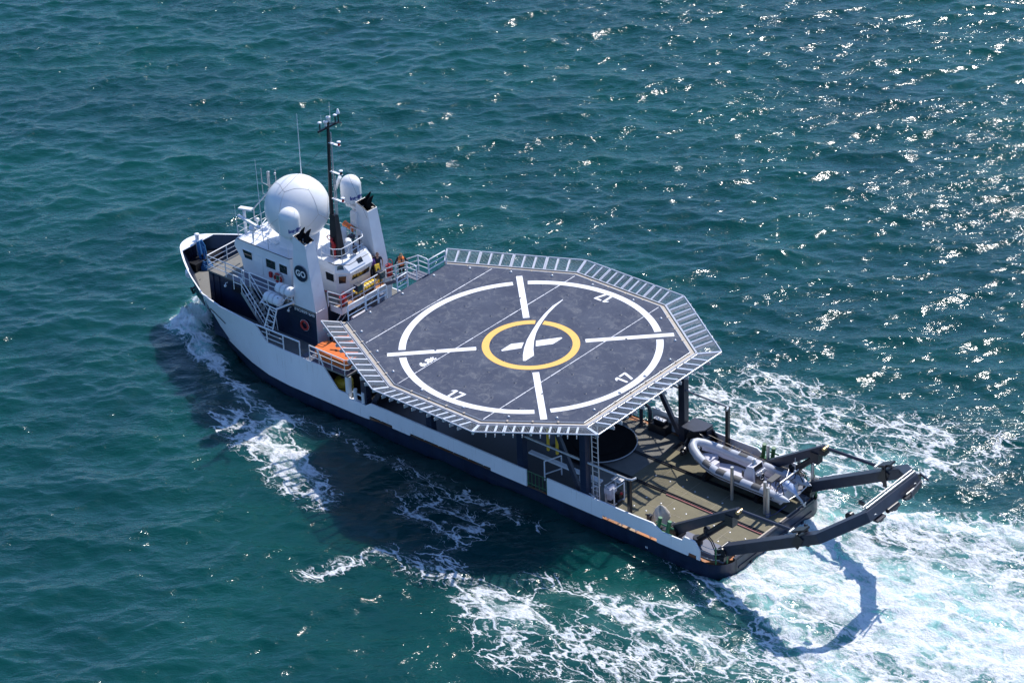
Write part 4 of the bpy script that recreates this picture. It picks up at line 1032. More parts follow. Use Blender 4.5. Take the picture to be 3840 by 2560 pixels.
# port side ladder up to the helideck and its little gate
mb = MB()
for x in (-8.32, -8.78): mb.tube([(x, 4.45, .95), (x+.02, 4.5, 6.9)], .04, 8)
for z_ in np.arange(1.2, 6.8, .33): mb.tube([(-8.32, 4.47, z_), (-8.78, 4.47, z_)], .02, 6)
obj('access_ladder', mb, 'alu', ship)
mb = MB()
for p in ((-7.75, 4.55), (-8.75, 4.85), (-8.05, 3.8)): mb.tube([(*p, .95), (*p, 2.0)], .045, 8)
for z_ in (1.35, 1.98): mb.tube([(-8.05, 3.8, z_), (-7.75, 4.55, z_), (-8.75, 4.85, z_)], .04, 8)
obj('ladder_guard', mb, 'white', ship)
mb = MB()
mb.tube([(-4.2, 4.0, .95), (-4.2, 4.0, 2.3), (-4.6, 2.9, 2.3), (-4.6, 2.9, .95)], .05, 8); mb.tube([(-4.2, 4.0, 1.4), (-4.6, 2.9, 1.4)], .04, 8); mb.tube([(-4.6, 2.9, 1.7), (-6.2, 2.9, 1.7)], .04, 8); mb.tube([(-6.4, 3.4, 1.0), (-6.4, 3.4, 1.8), (-8.0, 3.4, 1.8)], .045, 8); mb.beam((-2.5, 3.3, 2.0), (-8.0, 3.3, 2.0), .3, .12); mb.tube([(-7.0, 4.2, 1.0), (-7.0, 4.2, 2.0), (-7.2, 4.0, 2.0)], .05, 8)
obj('deck_guard_frame', mb, 'white', ship)
# front rails of the helideck (fold-down panels)
for y0, y1 in ((4.45, 2.9), (2.84, 1.75), (1.69, .95), (-.05, -1.0), (-2.98, -4.62)):
    mb = MB(); x = 10.93; c_ = .14; s_ = 1 if y1 > y0 else -1
    mb.tube([(x, y0, 6.85), (x, y0, 7.98-c_), (x, y0+s_*c_*.6, 7.98), (x, y1-s_*c_*.6, 7.98), (x, y1, 7.98-c_), (x, y1, 6.85)], .042, 8)
    for z_ in (7.28, 7.63): mb.tube([(x, y0, z_), (x, y1, z_)], .032, 8)
    obj('folding_rail', mb, 'white', hd)
mb = MB(); mb.boxc((11.02, 1.3, 7.15), (.16, .3, .55)); obj('rail_latch', mb, 'slate', hd)
# gangway from the platform to the helideck
mb = MB(); mb.box(10.97, 11.8, -2.98, -1.9, 6.92, 6.97)
for i in range(4): mb.box(10.97+i*.21, 11.0+i*.21, -2.98, -1.9, 6.97, 6.985)
gw = obj('gangway', mb, 'slate', ship)
mb = MB()
for y in (-1.95, -3.0): mb.beam((11.8, y, 6.87), (13.9, y, 5.72), .05, .22)
for i in range(1, 7): t = i/7; mb.box(11.8+2.1*t-.13, 11.8+2.1*t+.13, -2.98, -1.97, 6.93-1.2*t-.03, 6.93-1.2*t)
obj('step', mb, 'slate', gw)
for y, in ((-1.92,), (-3.02,)):
    mb = MB()
    for h_, r__ in ((1.03, .042), (.68, .03), (.34, .03)): mb.tube([(10.98, y, 6.97+h_*(.9 if h_ > 1 else 1)), (11.15, y, 6.97+h_), (11.85, y, 6.97+h_), (13.85, y, 5.8+h_)], r__, 8)
    for x, zb_ in ((11.0, 6.95), (11.85, 6.95), (12.85, 6.35), (13.85, 5.75)): mb.tube([(x, y, zb_), (x, y, zb_+1.03)], .036, 8)
    obj('gangway_rail', mb, 'white', gw)
mb = MB(); mb.box(12.0, 13.6, -.2, 1.6, 3.3, 5.0); mb.box(12.0, 13.2, -1.6, -.6, 3.3, 4.4); mb.boxc((12.6, -2.3, 4.0), (.9, .7, 1.3)); obj('deck_locker', mb, 'gelcoat', ship)

# ---------------------------------------------------------------- stern A-frame
af = [(-17.85, 4.2, 1.75), (-24.15, 4.2, 5.15), (-25.9, 2.35, 6.2), (-25.9, -2.35, 6.2), (-24.15, -4.2, 5.15), (-17.85, -4.2, 1.75)]
upv = Vector((.49, 0, .87))
mb = MB()
W_, H_ = .62, .62
pts = [Vector(p) for p in af]
prevr = None; rings = []
for i, p in enumerate(pts):
    d0 = (p-pts[i-1]).normalized() if i else None; d1 = (pts[i+1]-p).normalized() if i < 5 else None
    dd = (d0+d1).normalized() if d0 and d1 else (d1 or d0)
    rr_ = dd.cross(upv).normalized(); sc_ = 1/ (dd.dot(d1) if d1 else 1)
    u = rr_.cross(dd).normalized() if abs(rr_.cross(dd).dot(upv)) > 0 else upv
    u = upv
    rings.append([p+rr_*(W_/2*sc_)*a+u*(H_/2)*b for a, b in ((-1, -1), (1, -1), (1, 1), (-1, 1))])
vs = [v for r_2 in rings for v in r_2]; fs = []
for i in range(5):
    for k in range(4): fs.append((i*4+k, i*4+(k+1) % 4, i*4+4+(k+1) % 4, i*4+4+k))
fs += [(0, 1, 2, 3), (23, 22, 21, 20)]
mb.add(vs, [tuple(reversed(f)) for f in fs]); aframe = obj('a_frame', mb, 'dark', ship, bevel=.03)
for sd in (1, -1):
    mb = MB(); mb.tube([(-17.75, sd*3.75, 1.72), (-17.75, sd*4.65, 1.72)], .3, 18); mb.box(-18.0, -17.35, sd*4.2-.5, sd*4.2+.5, 1.2, 1.5); obj('hinge', mb, 'black', aframe)
    mb = MB()
    for dy in (-.36, .36):   # clamp plates on the leg
        mb.beam((-22.75, sd*4.2+dy, 4.15), (-23.1, sd*4.2+dy, 4.9), .05, .5, up=(1, 0, .5))
    mb.beam((-22.5, sd*4.2, 4.95), (-23.3, sd*4.2, 5.35), .55, .12); mb.tube([(-22.95, sd*3.7, 5.05), (-22.95, sd*4.7, 5.05)], .06, 8)
    mb.beam((-23.1, sd*4.2-.4*sd, 3.9), (-22.95, sd*4.2-.4*sd, 5.3), .1, .22, up=(1, 0, 0)); obj('leg_bracket', mb, 'black', aframe)
    mb = MB(); mb.tube([(-22.25, sd*3.95, 4.8), (-22.25, sd*4.4, 4.8)], .08, 12); obj('pin', mb, 'galv', aframe)
    # knuckle arm
    mb = MB(); mb.beam((-14.25, sd*4.15, 1.68), (-18.65, sd*4.15, 4.62), .40, .62, w2=.34, h2=.42); arm = obj('crane_arm', mb, 'dark', ship, bevel=.02)
    mb = MB(); mb.tube([(-14.2, sd*3.75, 1.62), (-14.2, sd*4.55, 1.62)], .26, 16); mb.box(-14.6, -13.9, sd*4.15-.4, sd*4.15+.4, 1.2, 1.5); obj('hinge', mb, 'black', arm)
    mb = MB(); mb.tube([(-18.7, sd*3.95, 4.62), (-18.7, sd*4.4, 4.62)], .11, 14); mb.tube([(-18.75, sd*4.15, 4.68), (-19.0, sd*4.15, 4.72)], .07, 10); obj('pin', mb, 'bronze', arm)
    mb = MB(); mb.boxc((-18.1, sd*4.15, 3.85), (.55, .5, .7)); mb.boxc((-18.65, sd*4.15, 4.4), (.35, .5, .3)); obj('cylinder_bracket', mb, 'black', arm)
    mb = MB(); mb.tube([(-18.9, sd*4.15, 4.7), (-22.2, sd*4.15, 4.82)], .10, 12); obj('link_rod', mb, 'dark', arm)
    mb = MB(); mb.tube([(-15.75, sd*4.15, 1.5), (-17.95, sd*4.15, 3.7)], .19, 14); mb.lathe((-15.75, sd*4.15, 1.3), [(.3, 0), (.3, .4)], 12); mb.tube([(-16.4, sd*4.15, 2.3), (-16.4, sd*4.15, 2.6)], .2, 8); mb.boxc((-16.5, sd*4.15, 2.45), (.5, .3, .25)); cy = obj('hydraulic_cylinder', mb, 'black', arm)
    for k, dy in enumerate((.18, .32)):
        mb = MB(); mb.tube([(-16.4-.1*k, sd*(4.15+dy), 2.4), (-17.0, sd*(4.25+dy), 2.1), (-17.25, sd*(4.2+dy), 1.5), (-17.2, sd*(4.2+dy), 1.2)], .035, 7); obj('hose', mb, 'black', cy)
# rollers, tubes and sheaves on the crossbeam
mb = MB()
for y0, y1, dz, dx in ((-2.6, 2.2, .40, .12), (-2.6, 2.2, .42, -.10), (-3.2, -.8, .05, -.75)):
    mb.tube([(-25.9+dx+.2, y0, 6.2+dz), (-25.9+dx+.2, y1, 6.2+dz)], .055, 8)
obj('crossbeam_rail', mb, 'steelpipe', aframe)
mb = MB()
for y in (1.6, .2, -1.2): mb.boxc((-26.3, y, 5.9), (.35, .8, .12)); mb.boxc((-26.15, y-.3, 5.7), (.3, .3, .35))
mb.beam((-26.5, -2.2, 6.3), (-26.7, -.9, 6.25), .08, .4); mb.beam((-25.9, -3.0, 6.3), (-26.9, -2.3, 6.6), .08, .12)
obj('crossbeam_bracket', mb, 'dark', aframe)
mb = MB(); mb.tube([(-25.5, -2.75, 5.9), (-25.9, -2.75, 5.9)], .42, 18); obj('sheave', mb, 'black', aframe)
mb = MB(); mb.tube([(-24.8, 2.1, 5.75), (-24.8, 2.35, 5.75)], .26, 16); obj('sheave', mb, 'black', aframe)
mb = MB(); mb.tube([(-26.35, .9, 6.0), (-26.35, -.1, 6.0)], .14, 12); obj('roller', mb, 'black', aframe)
for y in (1.9, -2.0):
    mb = MB(); mb.tube([(-26.22+.02*math.cos(a), y+.12*math.cos(a), 6.15+.12*math.sin(a)) for a in np.linspace(0, 2*math.pi, 12)], .035, 6); obj('lifting_eye', mb, 'galv', aframe)
mb = MB(); mb.tube([(-26.0, -3.2, 6.35), (-26.3, -2.9, 6.55), (-26.9, -2.3, 6.62)], .025, 6); obj('rail_hoop', mb, 'galv', aframe)
# upright steel guide pipes by the inflatable boat
for (x, y, h_) in ((-14.27, -1.1, 2.25), (-16.68, -1.05, 2.2), (-17.04, -.84, 2.05), (-14.5, -4.35, 2.2), (-16.7, -4.4, 2.1), (-17.85, -4.15, 2.3)):
    mb = MB(); mb.tube([(x, y, .95), (x, y, .95+h_)], .105, 16, False); mb.tube([(x, y, .95+h_), (x, y, 1.2)], .085, 16, False)
    mb.lathe((x, y, .95+h_), [(.085, 0), (.105, .004)], 16); gpz = obj('guide_pipe', mb, 'steelpipe', ship)
# winch on the starboard quarter
mb = MB(); mb.box(-9.95, -8.75, -4.75, -3.75, .95, 1.5); mb.slab([(-8.6, -4.95, 2.55), (-10.0, -4.95, 2.55), (-10.0, -4.1, 2.55), (-9.55, -3.6, 2.55), (-8.6, -3.6, 2.55)], .08); mb.box(-10.05, -9.95, -4.9, -4.3, 1.3, 2.5); wi = obj('winch', mb, 'dark', ship)
mb = MB(); mb.tube([(-9.6, -4.85, 1.75), (-9.6, -3.85, 1.75)], .55, 24); mb.tube([(-9.6, -4.9, 1.75), (-9.6, -4.8, 1.75)], .78, 24); mb.tube([(-9.6, -3.9, 1.75), (-9.6, -3.8, 1.75)], .78, 24); obj('drum', mb, 'black', wi)
mb = MB(); mb.tube([(-9.1, -3.75, 1.7), (-9.25, -3.3, 1.65)], .24, 16); mb.tube([(-9.25, -3.3, 1.65), (-9.35, -3.0, 1.62)], .19, 16); mb.tube([(-9.35, -3.0, 1.62), (-9.42, -2.75, 1.6)], .22, 16); mb.tube([(-9.42, -2.75, 1.6), (-9.48, -2.5, 1.58)], .13, 12); obj('motor', mb, 'black', wi)
mb = MB(); mb.tube([(-9.95, -4.4, 2.2), (-14.2, -4.4, 1.95), (-18.2, -4.2, 2.3), (-21.6, -3.55, 2.5), (-23.8, -2.9, 3.9), (-25.5, -2.75, 5.6)], .022, 5); obj('winch_wire', mb, 'tan', wi)
mb = MB(); mb.boxc((-21.75, -3.5, 2.42), (.35, .15, .2)); obj('shackle', mb, 'black', wi)
mb = MB(); mb.box(-8.9, -8.05, -4.1, -3.45, .951, .96); obj('winch_pit', mb, 'black', ship)
# deck machinery beside the pillar
mb = MB(); mb.box(-6.9, -5.6, -4.85, -4.2, .95, 1.55); mb.box(-6.7, -5.9, -4.7, -4.4, 1.55, 1.8); ma_ = obj('hydraulic_unit', mb, 'black', ship)
mb = MB()
for x in (-6.5, -6.25, -6.0): mb.tube([(x, -4.5, 1.8), (x, -4.5, 1.95), (x-.1, -4.35, 1.98)], .03, 6)
mb.boxc((-6.25, -4.55, 1.82), (.8, .3, .04)); obj('valve_block', mb, 'alu', ma_)
mb = MB(); pts = [(-4.75, -4.6, .95), (-4.75, -4.6, 2.1), (-4.85, -4.6, 2.35), (-5.1, -4.6, 2.45), (-5.35, -4.6, 2.35), (-5.45, -4.6, 2.1), (-5.45, -4.6, .95)]
mb.tube(pts, .12, 12); mb.tube([(-5.1, -4.6, 1.1), (-4.9, -4.2, .97)], .05, 8); obj('hoop_guard', mb, 'dark', ship)
mb = MB(); mb.tube([(-13.0, -4.0, 1.6), (-13.0, -4.9, 1.6)], .05, 8); mb.tube([(-12.2, -4.1, .96), (-12.2, -4.1, 1.5), (-12.2, -4.9, 1.75)], .045, 8); mb.tube([(-11.5, -4.3, 1.0), (-11.5, -4.95, 1.8)], .045, 8); obj('bulwark_frame', mb, 'white', ship)
# round dark landing mat in the shade of the helideck
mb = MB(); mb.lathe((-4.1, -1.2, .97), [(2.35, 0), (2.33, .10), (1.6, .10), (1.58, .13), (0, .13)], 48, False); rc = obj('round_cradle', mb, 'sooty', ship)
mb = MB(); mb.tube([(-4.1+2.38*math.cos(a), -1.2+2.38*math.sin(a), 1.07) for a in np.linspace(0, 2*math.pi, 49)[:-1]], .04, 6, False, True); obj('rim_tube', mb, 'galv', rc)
mb = MB()
for x in (-3.6, -4.3):
    mb = MB(); mb.boxc((x, 2.9, 4.3), (.13, .13, 4.0)); obj('yellow_hoist_post', mb, 'yellow', ship)
pass

# ================================================================ THINGS ABOARD
def copy_thing(root, loc):
    r = root.copy(); C.objects.link(r); r.location = loc
    for ch in list(root.children):
        c_ = ch.copy(); C.objects.link(c_); c_.parent = r
        for g in list(ch.children):
            e_ = g.copy(); C.objects.link(e_); e_.parent = c_
    return r
# inflatable boat; local x forward, origin amidships on deck
bx, by = -14.2, -2.55
rib = thing('inflatable_boat', 'grey rigid inflatable boat with centre console, resting on the stern deck among steel pipes', 'inflatable boat', (bx, by, .95))
def rz(x): return .95+1.18+max(0, (x-(bx+1.2)))**1.6*.11
tubr = .27; side_pts = []
half = [(-18.2+.05, 1.08, .02), (-17.9, 1.08, .14), (-17.4, 1.1, .26), (-17.1, 1.1, tubr), (-15.5, 1.12, tubr), (-14, 1.12, tubr), (-12.9, 1.08, tubr), (-12.0, .96, tubr), (-11.3, .76, tubr), (-10.75, .5, tubr), (-10.45, .25, tubr), (-10.35, 0, tubr)]
full = half+[(x, -y, r) for x, y, r in reversed(half[:-1])]
mb = MB(); mb.tube([(x, by+y, rz(x)) for x, y, r in full], [r for x, y, r in full], 16); tb = obj('buoyancy_tube', mb, 'tube', rib)
def tube_at(x, sd, lo, hi, r, name, m, a0=R(-20), a1=R(110)):
    mb = MB(); xs = np.linspace(lo, hi, 4); vs = []; fs = []; nA = 8
    yy = lambda x_: interp(x_, [h[0] for h in half], [h[1] for h in half])
    for x_ in xs:
        for k in range(nA+1):
            a = a0+(a1-a0)*k/nA; vs.append((x_, by+sd*(yy(x_)+r*math.cos(a)), rz(x_)+r*math.sin(a)))
    for i in range(len(xs)-1):
        for k in range(nA): f = (i*(nA+1)+k, i*(nA+1)+k+1, (i+1)*(nA+1)+k+1, (i+1)*(nA+1)+k); fs.append(f if sd > 0 else tuple(reversed(f)))
    mb.add(vs, fs, True); return obj(name, mb, m, tb)
for sd in (1, -1):
    for xc in (-12.15, -13.25, -14.45, -15.85): tube_at(xc, sd, xc-.3, xc+.3, tubr+.012, 'wear_patch', 'tubedark', R(20), R(125))
    mb = MB(); mb.tube([(x, by+sd*(y+.255), rz(x)-.06) for x, y, r in half[3:-1]], .035, 6); obj('rubbing_strake', mb, 'hullblack', tb)
# rigid hull
mb = MB(); st2 = [(-17.3, .95, .28), (-15, .98, .22), (-13, .95, .25), (-12, .8, .4), (-11.2, .5, .62), (-10.6, .12, .9)]
rows = [[(x, by+w_, rz(x)-.2), (x, by+w_*.85, .95+h_+.35), (x, by, .95+h_), (x, by-w_*.85, .95+h_+.35), (x, by-w_, rz(x)-.2)] for x, w_, h_ in st2]
vs = [p for r in rows for p in r]; fs = [(i*5+k, i*5+k+1, (i+1)*5+k+1, (i+1)*5+k) for i in range(5) for k in range(4)]+[(0, 5*0+4, 3, 2, 1)]
mb.add(vs, fs); obj('rigid_hull', mb, 'hullblack', rib)
mb = MB(); fl2 = [(-17.3, .88), (-13, .88), (-12, .72), (-11.2, .45), (-10.8, .2)]
mb.prism([(x, by+y) for x, y in fl2]+[(x, by-y) for x, y in reversed(fl2)], 1.55, 1.62)
vs = []; 
for x, y in fl2: vs += [(x, by+y, 1.6), (x, by+y+.03, rz(x)), (x, by-y, 1.6), (x, by-y-.03, rz(x))]
mb.add(vs, [(4*i, 4*i+1, 4*i+5, 4*i+4) for i in range(4)]+[(4*i+3, 4*i+2, 4*i+6, 4*i+7) for i in range(4)])
mb.box(-17.35, -17.25, by-.9, by+.9, 1.5, 2.15); obj('cockpit_floor', mb, 'gelcoat', rib)
mb = MB(); mb.prism([(-11.75, by+.62), (-11.1, by+.42), (-10.85, by+.15), (-10.85, by-.15), (-11.1, by-.42), (-11.75, by-.62)], 1.62, 2.05); obj('bow_locker', mb, 'gelcoat', rib, bevel=.03)
mb = MB(); mb.boxc((-11.98, by+.1, 1.8), (.4, .55, .36)); obj('bow_seat', mb, 'gelcoat', rib, bevel=.06)
mb = MB(); mb.tube([(-10.75, by, 2.1), (-10.75, by, 2.55)], .04, 8); mb.tube([(-10.75, by-.12, 2.4), (-10.75, by+.12, 2.4)], .03, 8); obj('samson_post', mb, 'galv', rib)
mb = MB(); mb.tube([(-10.78, by, 2.3), (-11.2, by+.1, 2.15), (-11.75, by+.35, 2.0), (-12.0, by+.45, 1.66)], .014, 5); obj('painter_line', mb, 'black', rib)
# console
mb = MB()
cw = .42
p0 = [(-14.15, 1.62), (-14.5, 2.55), (-14.62, 2.9), (-15.05, 2.95), (-15.15, 2.62), (-15.22, 1.62)]; n_ = len(p0)
vs = [(x, by+cw+.08, z_) for x, z_ in p0]+[(x, by-cw-.08, z_) for x, z_ in p0]
mb.add(vs, [tuple(range(n_)), tuple(reversed(range(n_, 2*n_)))]+[(i, n_+i, n_+(i+1) % n_, (i+1) % n_) for i in range(n_)])
cs = obj('console', mb, 'gelcoat', rib, bevel=.04)
mb = MB(); mb.box(-15.26, -15.225, by-.42, by+.42, 1.64, 2.55); mb.slab([(-15.16, by+.38, 2.66), (-15.16, by-.38, 2.66), (-15.07, by-.38, 2.93), (-15.07, by+.38, 2.93)], .02); obj('dashboard', mb, 'black', cs)
mb = MB(); mb.boxc((-15.3, by, 2.5), (.2, .8, .12)); mb.tube([(-15.35, by-.35, 2.62), (-15.35, by+.35, 2.62)], .025, 6)
for y in (-.3, -.1, .15, .33): mb.boxc((-15.33, by+y, 2.6), (.12, .1, .12))
obj('instrument_shelf', mb, 'alu', cs)
mb = MB(); mb.tube([(-15.45+.02*math.cos(a), by+.05+.19*math.cos(a), 2.3+.19*math.sin(a)) for a in np.linspace(0, 2*math.pi, 18)], .02, 6); mb.tube([(-15.25, by+.05, 2.3), (-15.45, by+.05, 2.3)], .025, 6); obj('steering_wheel', mb, 'galv', cs)
mb = MB(); mb.lathe((-14.85, by, 2.93), [(.14, 0), (.16, .05), (.07, .1), (.07, .28), (.04, .3), (0, .3)], 14); mb.boxc((-14.75, by+.05, 3.18), (.12, .16, .1)); obj('compass_lamp', mb, 'galv', cs)
mb = MB(); mb.box(-14.42, -14.28, by+cw+.05, by+cw+.1, 2.1, 2.5); obj('console_window', mb, 'glass', cs)
# leaning post seat
mb = MB(); mb.boxc((-16.2, by-.02, 2.42), (.42, .95, .1)); ls = obj('leaning_seat', mb, 'tubedark', rib, bevel=.03)
mb = MB()
for y in (-.42, .42):
    mb.tube([(-16.05, by+y, 1.62), (-16.1, by+y, 2.38)], .025, 6); mb.tube([(-16.35, by+y, 1.62), (-16.3, by+y, 2.38)], .025, 6); mb.tube([(-16.05, by+y, 1.7), (-16.3, by+y, 2.3)], .02, 6)
obj('seat_frame', mb, 'black', ls)
# roll bar
mb = MB()
for y in (-.98, .98):
    mb.tube([(-16.9, by+y, 1.75), (-17.25, by+y*.85, 2.95)], .032, 8); mb.tube([(-17.75, by+y, 2.0), (-17.35, by+y*.85, 2.95)], .032, 8); mb.tube([(-16.95, by+y, 2.0), (-17.7, by+y, 2.15)], .025, 8)
for z_, f in ((2.35, .93), (2.65, .89)): mb.tube([(-17.08, by-f, z_), (-17.08, by+f, z_)], .022, 8)
rb_ = obj('roll_bar', mb, 'black', rib)
mb = MB(); mb.tube([(-17.3, by-.95, 2.98), (-17.3, by+.9, 2.98)], .04, 8); mb.tube([(-17.95, by-.9, 2.1), (-18.05, by, 2.1), (-17.95, by+.9, 2.1)], .03, 8); mb.tube([(-17.2, by+.1, 2.98), (-16.9, by-.55, 3.05)], .02, 6); obj('crossbar', mb, 'alu', rb_)
mb = MB(); mb.tube([(-17.3, by-.6, 2.98), (-17.3, by-.6, 3.95)], .012, 5); mb.sphere((-17.3, by-.6, 3.05), .07, 8, 6); obj('aerial', mb, 'white', rb_)
# outboard
mb = MB()
rows = []
for x, y, z_, rx, rz2 in ((-16.85, 0, 2.15, .18, .12), (-16.98, 0, 2.3, .27, .24), (-17.25, 0, 2.36, .29, .28), (-17.55, 0, 2.26, .25, .26), (-17.8, 0, 2.05, .15, .18), (-17.95, 0, 1.9, .08, .12)):
    rows.append([(x+.35*math.sin(a)*rz2, by+y+rx*math.cos(a), z_+rz2*math.sin(a)) for a in np.linspace(0, 2*math.pi, 15)[:-1]])
vs = [p for r in rows for p in r]; m_ = 14
mb.add(vs, [(i*m_+k, i*m_+(k+1) % m_, (i+1)*m_+(k+1) % m_, (i+1)*m_+k) for i in range(5) for k in range(m_)]+[tuple(reversed(range(m_))), tuple(range(5*m_, 6*m_))], True)
eng = obj('outboard_engine', mb, 'engine', rib)
mb = MB(); mb.tube([(-17.75, by, 1.95), (-18.1, by, 1.72), (-18.3, by, 1.6)], [.12, .09, .06], 10); mb.tube([(-18.2, by, 1.55), (-18.45, by, 1.5)], [.08, .03], 10)
for k in range(3):
    a = R(120*k+20); mb.beam((-18.42, by, 1.5), (-18.44, by+.17*math.cos(a), 1.5+.17*math.sin(a)), .03, .1)
obj('drive_leg', mb, 'galv', eng)
mb = MB(); put_text(mb, 'NO', (-17.05, by+1.375, rz(-17)+.02), (-1, 0, 0), (0, .25, .97), h=.16, bold=.01); obj('lettering', mb, 'hullblack', tb)
for x in (-11.8, -15.6):
    mb = MB(); mb.box(x-.12, x+.12, by-.9, by+.9, .951, 1.15); mb.slab([(x-.1, by+.9, 1.15), (x+.1, by+.9, 1.15), (x+.1, by+.5, 1.3), (x-.1, by+.5, 1.3)], .2); obj('cradle_chock', mb, 'black', rib)
mb = MB(); mb.tube([(-18.0, by+1.2, 1.9), (-17.5, by+1.55, 1.3), (-17.06, by+1.72, .98)], .014, 5); mb.tube([(-17.06+.13*math.cos(a), -.84+.13*math.sin(a), 1.0+.01*i) for i, a in enumerate(np.linspace(0, 14, 40))], .016, 5)
tag(obj('mooring_line', mb, 'blueprint'), 'thin dark blue line wound round the foot of a steel pipe beside the inflatable boat', 'rope')

# rescue boats (orange) on the port and inboard side of the aft foredeck
def orange_boat(x0, x1, yc, w_, z0, label):
    t = thing('rescue_craft', label, 'rescue craft', ((x0+x1)/2, yc, z0), 'orange rescue craft on the aft foredeck')
    xm = (x0+x1)/2; mb = MB()
    pl_ = [(x1, yc+w_*.42), (x1+.12, yc), (x1, yc-w_*.42), (x0+.25, yc-w_*.5), (x0, yc-w_*.3), (x0, yc+w_*.3), (x0+.25, yc+w_*.5)]
    sc = lambda s_: [(xm+(x-xm)*s_, yc+(y-yc)*s_) for x, y in pl_]
    n_ = len(pl_); L0, L1, L2 = sc(.9), sc(1), sc(1)
    vs = [(x, y, z0+.05) for x, y in L0]+[(x, y, z0+.35) for x, y in L1]+[(x, y, z0+.78) for x, y in L2]
    mb.add(vs, [(k*n_+(i+1) % n_, k*n_+i, (k+1)*n_+i, (k+1)*n_+(i+1) % n_) for k in range(2) for i in range(n_)]+[tuple(reversed(range(2*n_, 3*n_))) if False else tuple(range(2*n_, 3*n_))])
    obj('body', mb, 'orange', t, bevel=.05)
    mb = MB(); k = [(x, y, z0+.42) for x, y in sc(1.012)]; mb.tube(k, .02, 6, False, True); obj('grab_line', mb, 'hullblack', t)
    mb = MB(); mb.tube([(xm+.5, yc+.15, z0+.80), (xm+.1, yc, z0+.83), (xm-.25, yc-.08, z0+.81)], .022, 6); mb.boxc((xm+.1, yc, z0+.81), (.18, .1, .05)); obj('lashing', mb, 'black', t)
    mb = MB()
    for x in (x0+.5, x1-.5): mb.box(x-.08, x+.08, yc-w_*.45, yc+w_*.45, 3.29, z0+.1)
    obj('skid', mb, 'galv', t)
    return t
orange_boat(11.05, 13.9, 4.1, 1.35, 3.32, 'orange box-shaped rescue craft nearest the rail under the helideck net, the longer one')
t = orange_boat(11.9, 14.2, 2.35, 1.3, 3.55, 'orange box-shaped rescue craft set inboard of the other and closer to the funnel foot')

# inflatable liferaft canisters
def raft(name, label, c_, grp):
    t = thing(name, label, 'liferaft canister', (c_[0], c_[1], c_[2]-.36), grp)
    mb = MB(); L = .72
    prof = [(-L, .16), (-L+.03, .26), (-L+.12, .33), (-.28, .35), (-.26, .33), (-.14, .33), (-.12, .36), (.12, .36), (.14, .33), (.26, .33), (.28, .35), (L-.12, .33), (L-.03, .26), (L, .16)]
    vs = []; seg = 24
    for dx, r in prof:
        for k in range(seg): a = 2*math.pi*k/seg; vs.append((c_[0]+dx, c_[1]+r*math.cos(a), c_[2]+r*math.sin(a)))
    mb.add(vs, [(i*seg+(k+1) % seg, i*seg+k, (i+1)*seg+k, (i+1)*seg+(k+1) % seg) for i in range(len(prof)-1) for k in range(seg)], True)
    mb.add(vs[:seg], [tuple(range(seg))]); mb.add(vs[-seg:], [tuple(reversed(range(seg)))])
    obj('canister', mb, 'white', t)
    mb = MB(); rim = [(c_[0]-L-.02, c_[1]+.2, c_[2]), (c_[0]-L-.02, c_[1]-.2, c_[2])]
    mb.tube([(c_[0]-L+.1, c_[1]-.36, c_[2]), (c_[0]-L-.02, c_[1]-.22, c_[2]), (c_[0]-L-.04, c_[1], c_[2]), (c_[0]-L-.02, c_[1]+.22, c_[2]), (c_[0]-L+.1, c_[1]+.36, c_[2]), (c_[0]+L-.1, c_[1]+.36, c_[2])], .022, 6); obj('seam_flange', mb, 'white', t)
    mb = MB()
    for dx in (-.2, .2): mb.tube([(c_[0]+dx, c_[1]+.345*math.cos(a), c_[2]+.345*math.sin(a)) for a in np.linspace(0, 2*math.pi, 24)[:-1]], .012, 5, False, True)
    obj('strap', mb, 'galv', t)
    mb = MB(); mb.boxc((c_[0]-.55, c_[1]+.15, c_[2]+.3), (.09, .04, .03)); obj('painter_port', mb, 'black', t)
raft('liferaft_canister', 'white barrel-shaped liferaft canister, upper and inboard of the two by the round GO funnel', (17.3, 3.55, 6.62), 'liferaft canisters on the cradle')
raft('liferaft_canister', 'white barrel-shaped liferaft canister, lower and outboard of the two, above the ladder', (17.75, 4.2, 6.12), 'liferaft canisters on the cradle')

def lifebuoy(label, c_, r=.30, lights=True, m='ringred'):
    t = thing('lifebuoy', label, 'lifebuoy', (c_[0], c_[1], c_[2]-r), 'lifebuoys hung on the deckhouse walls')
    mb = MB(); mb.tube([(c_[0]+r*math.cos(a), c_[1], c_[2]+r*math.sin(a)) for a in np.linspace(0, 2*math.pi, 29)[:-1]], .075, 10, False, True); obj('ring', mb, m, t)
    for k in range(4):
        a = R(45+90*k); mb = MB(); mb.tube([(c_[0]+r*math.cos(a+e), c_[1], c_[2]+r*math.sin(a+e)) for e in (-.12, 0, .12)], .079, 10); obj('reflective_band', mb, 'tealtape' if lights else m, t)
    mb = MB(); mb.tube([(c_[0]+(r+.09)*math.cos(a), c_[1], c_[2]+(r+.09)*math.sin(a)) for a in np.linspace(0, 2*math.pi, 25)[:-1]], .01, 5, False, True); obj('grab_rope', mb, 'white', t)
    if lights: mb = MB(); mb.boxc((c_[0], c_[1]+.02, c_[2]), (.16, .06, .22)); obj('light_unit', mb, 'green', t)
    else: mb = MB(); mb.tube([(c_[0]-.02, c_[1]+.02, c_[2]+r), (c_[0]+.02, c_[1]+.02, c_[2]+r*.4)], .02, 5); obj('hook', mb, 'galv', t)
lifebuoy('red and white lifebuoy hung on the white bridge wall under the side windows', (19.18, 2.32, 6.32))
lifebuoy('all-red lifebuoy hung on the navy deckhouse side below the funnel lettering', (15.79, 3.56, 4.58), .3, False)

